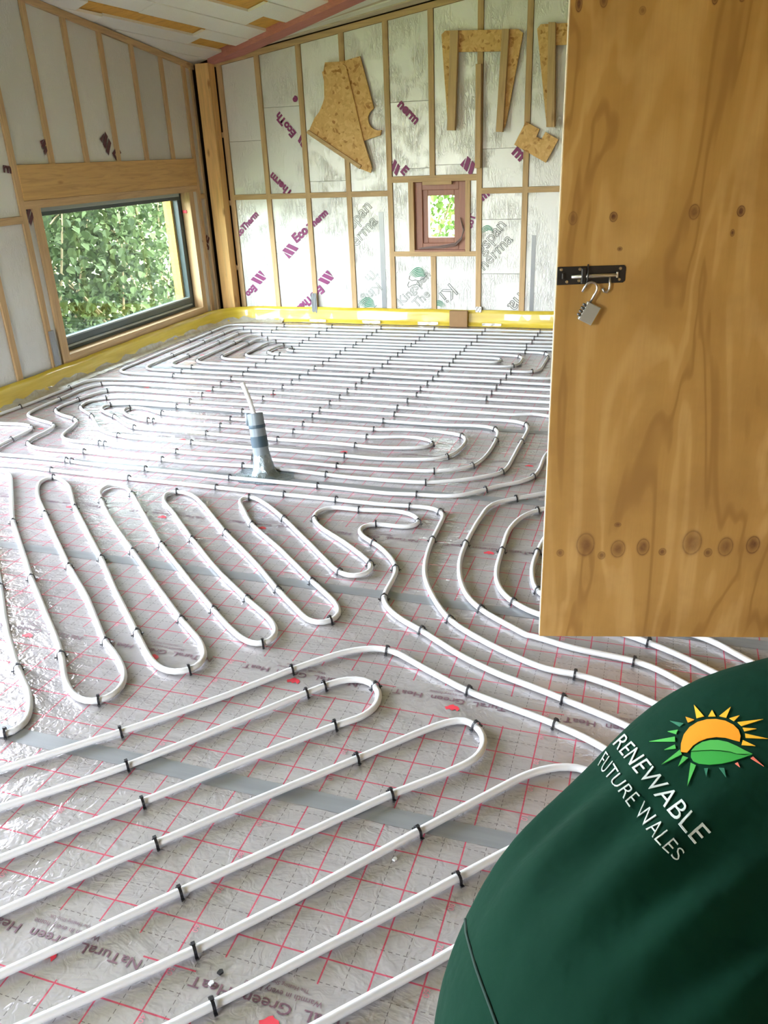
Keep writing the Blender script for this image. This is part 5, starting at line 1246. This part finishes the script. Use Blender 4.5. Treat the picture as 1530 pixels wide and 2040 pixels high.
curved_text('RENEWABLE', [(0, (182, 545)), (.12, (240, 615)), (.28, (310, 705)), (.42, (395, 810)), (.58, (510, 955)), (.72, (630, 1095)), (.86, (765, 1262)), (1, (888, 1410))], [(0, (290, 450)), (.12, (355, 520)), (.28, (445, 615)), (.42, (535, 730)), (.58, (655, 865)), (.72, (770, 1000)), (.86, (880, 1130)), (1, (1038, 1305))], -0.008)
curved_text('FUTURE WALES', [(0, (52, 730)), (.15, (100, 800)), (.3, (180, 895)), (.42, (265, 1010)), (.5, (320, 1090)), (.65, (435, 1245)), (.8, (530, 1365)), (.9, (620, 1460)), (1, (730, 1560))], [(0, (128, 598)), (.15, (190, 690)), (.3, (275, 830)), (.42, (372, 935)), (.5, (420, 985)), (.65, (530, 1110)), (.8, (650, 1275)), (.9, (725, 1370)), (1, (808, 1480))], -0.016)
sun = [(772, 610), (775, 540), (800, 460), (850, 395), (920, 350), (1000, 328), (1080, 325), (1160, 340), (1230, 375), (1275, 420), (1292, 470), (1285, 520), (1230, 505), (1160, 485), (1080, 480), (1000, 492), (930, 520), (880, 555), (850, 590), (828, 615)]
lay('embroidered_sun', [sun], 'thread_orange')
lay('embroidered_leaf', [[(862, 602), (900, 560), (960, 525), (1030, 508), (1100, 508), (1180, 525), (1260, 560), (1330, 598), (1395, 628), (1330, 628), (1262, 626), (1200, 606), (1120, 596), (1040, 592), (950, 596)]], 'thread_green')
lay('embroidered_leaf', [[(862, 612), (950, 606), (1040, 602), (1120, 606), (1200, 617), (1262, 634), (1330, 640), (1390, 632), (1310, 662), (1220, 692), (1130, 712), (1020, 722), (930, 712), (880, 690), (860, 655)]], 'thread_green2')
rim = [(742, 610), (740, 530), (765, 440), (820, 370), (900, 322), (1000, 298), (1090, 296), (1180, 312), (1260, 350), (1310, 402), (1325, 470), (1312, 530)]
for P, mt in (([(888, 200), (975, 300), (910, 318)], 'thread_yellow'), ([(1045, 245), (1075, 300), (1012, 302)], 'thread_yellow'), ([(1208, 218), (1168, 312), (1108, 298)], 'thread_yellow'), ([(1283, 292), (1235, 342), (1195, 318)], 'thread_yellow'), ([(1488, 325), (1300, 385), (1265, 352)], 'thread_yellow'), ([(1430, 408), (1325, 432), (1310, 400)], 'thread_yellow'), ([(1529, 495), (1335, 488), (1330, 450)], 'thread_yellow'), ([(1420, 558), (1300, 550), (1312, 508)], 'thread_yellow'), ([(815, 305), (890, 330), (835, 356)], 'thread_orange'),
        ([(680, 340), (800, 362), (765, 392)], 'shirt2'), ([(660, 432), (750, 418), (735, 456)], 'thread_green'), ([(500, 520), (722, 478), (725, 520)], 'thread_green'), ([(630, 592), (722, 548), (730, 582)], 'thread_green'), ([(605, 720), (765, 592), (782, 632)], 'thread_green'), ([(750, 735), (790, 645), (838, 662)], 'thread_green'), ([(830, 910), (858, 705), (905, 728)], 'thread_green'), ([(995, 830), (975, 755), (1010, 752)], 'shirt2'), ([(1165, 830), (1105, 750), (1150, 752)], 'shirt2'), ([(1285, 742), (1243, 712), (1268, 702)], 'thread_pink'), ([(1492, 735), (1378, 665), (1400, 652)], 'thread_pink')):
    if mt == 'shirt2':
        if 'shirt2' not in M: M['shirt2'] = plain('thread_dim_green', (36, 110, 84), 0.7)
    lay('embroidered_ray', [P], mt)
# seam round the left flank
def seam(name, pts):
    P = [on_back(x, y, 0.0008) for x, y in pts]; P = [p for p in P if p is not None]
    if len(P) > 2: MB().tube(P, 0.0016, 6).build(name, M['seam'], person, True)
seam('waist_seam', [(922 + 6, 1832), (930, 1860), (938, 1890), (948, 1925), (960, 1960), (975, 2000), (990, 2040), (1005, 2080)])
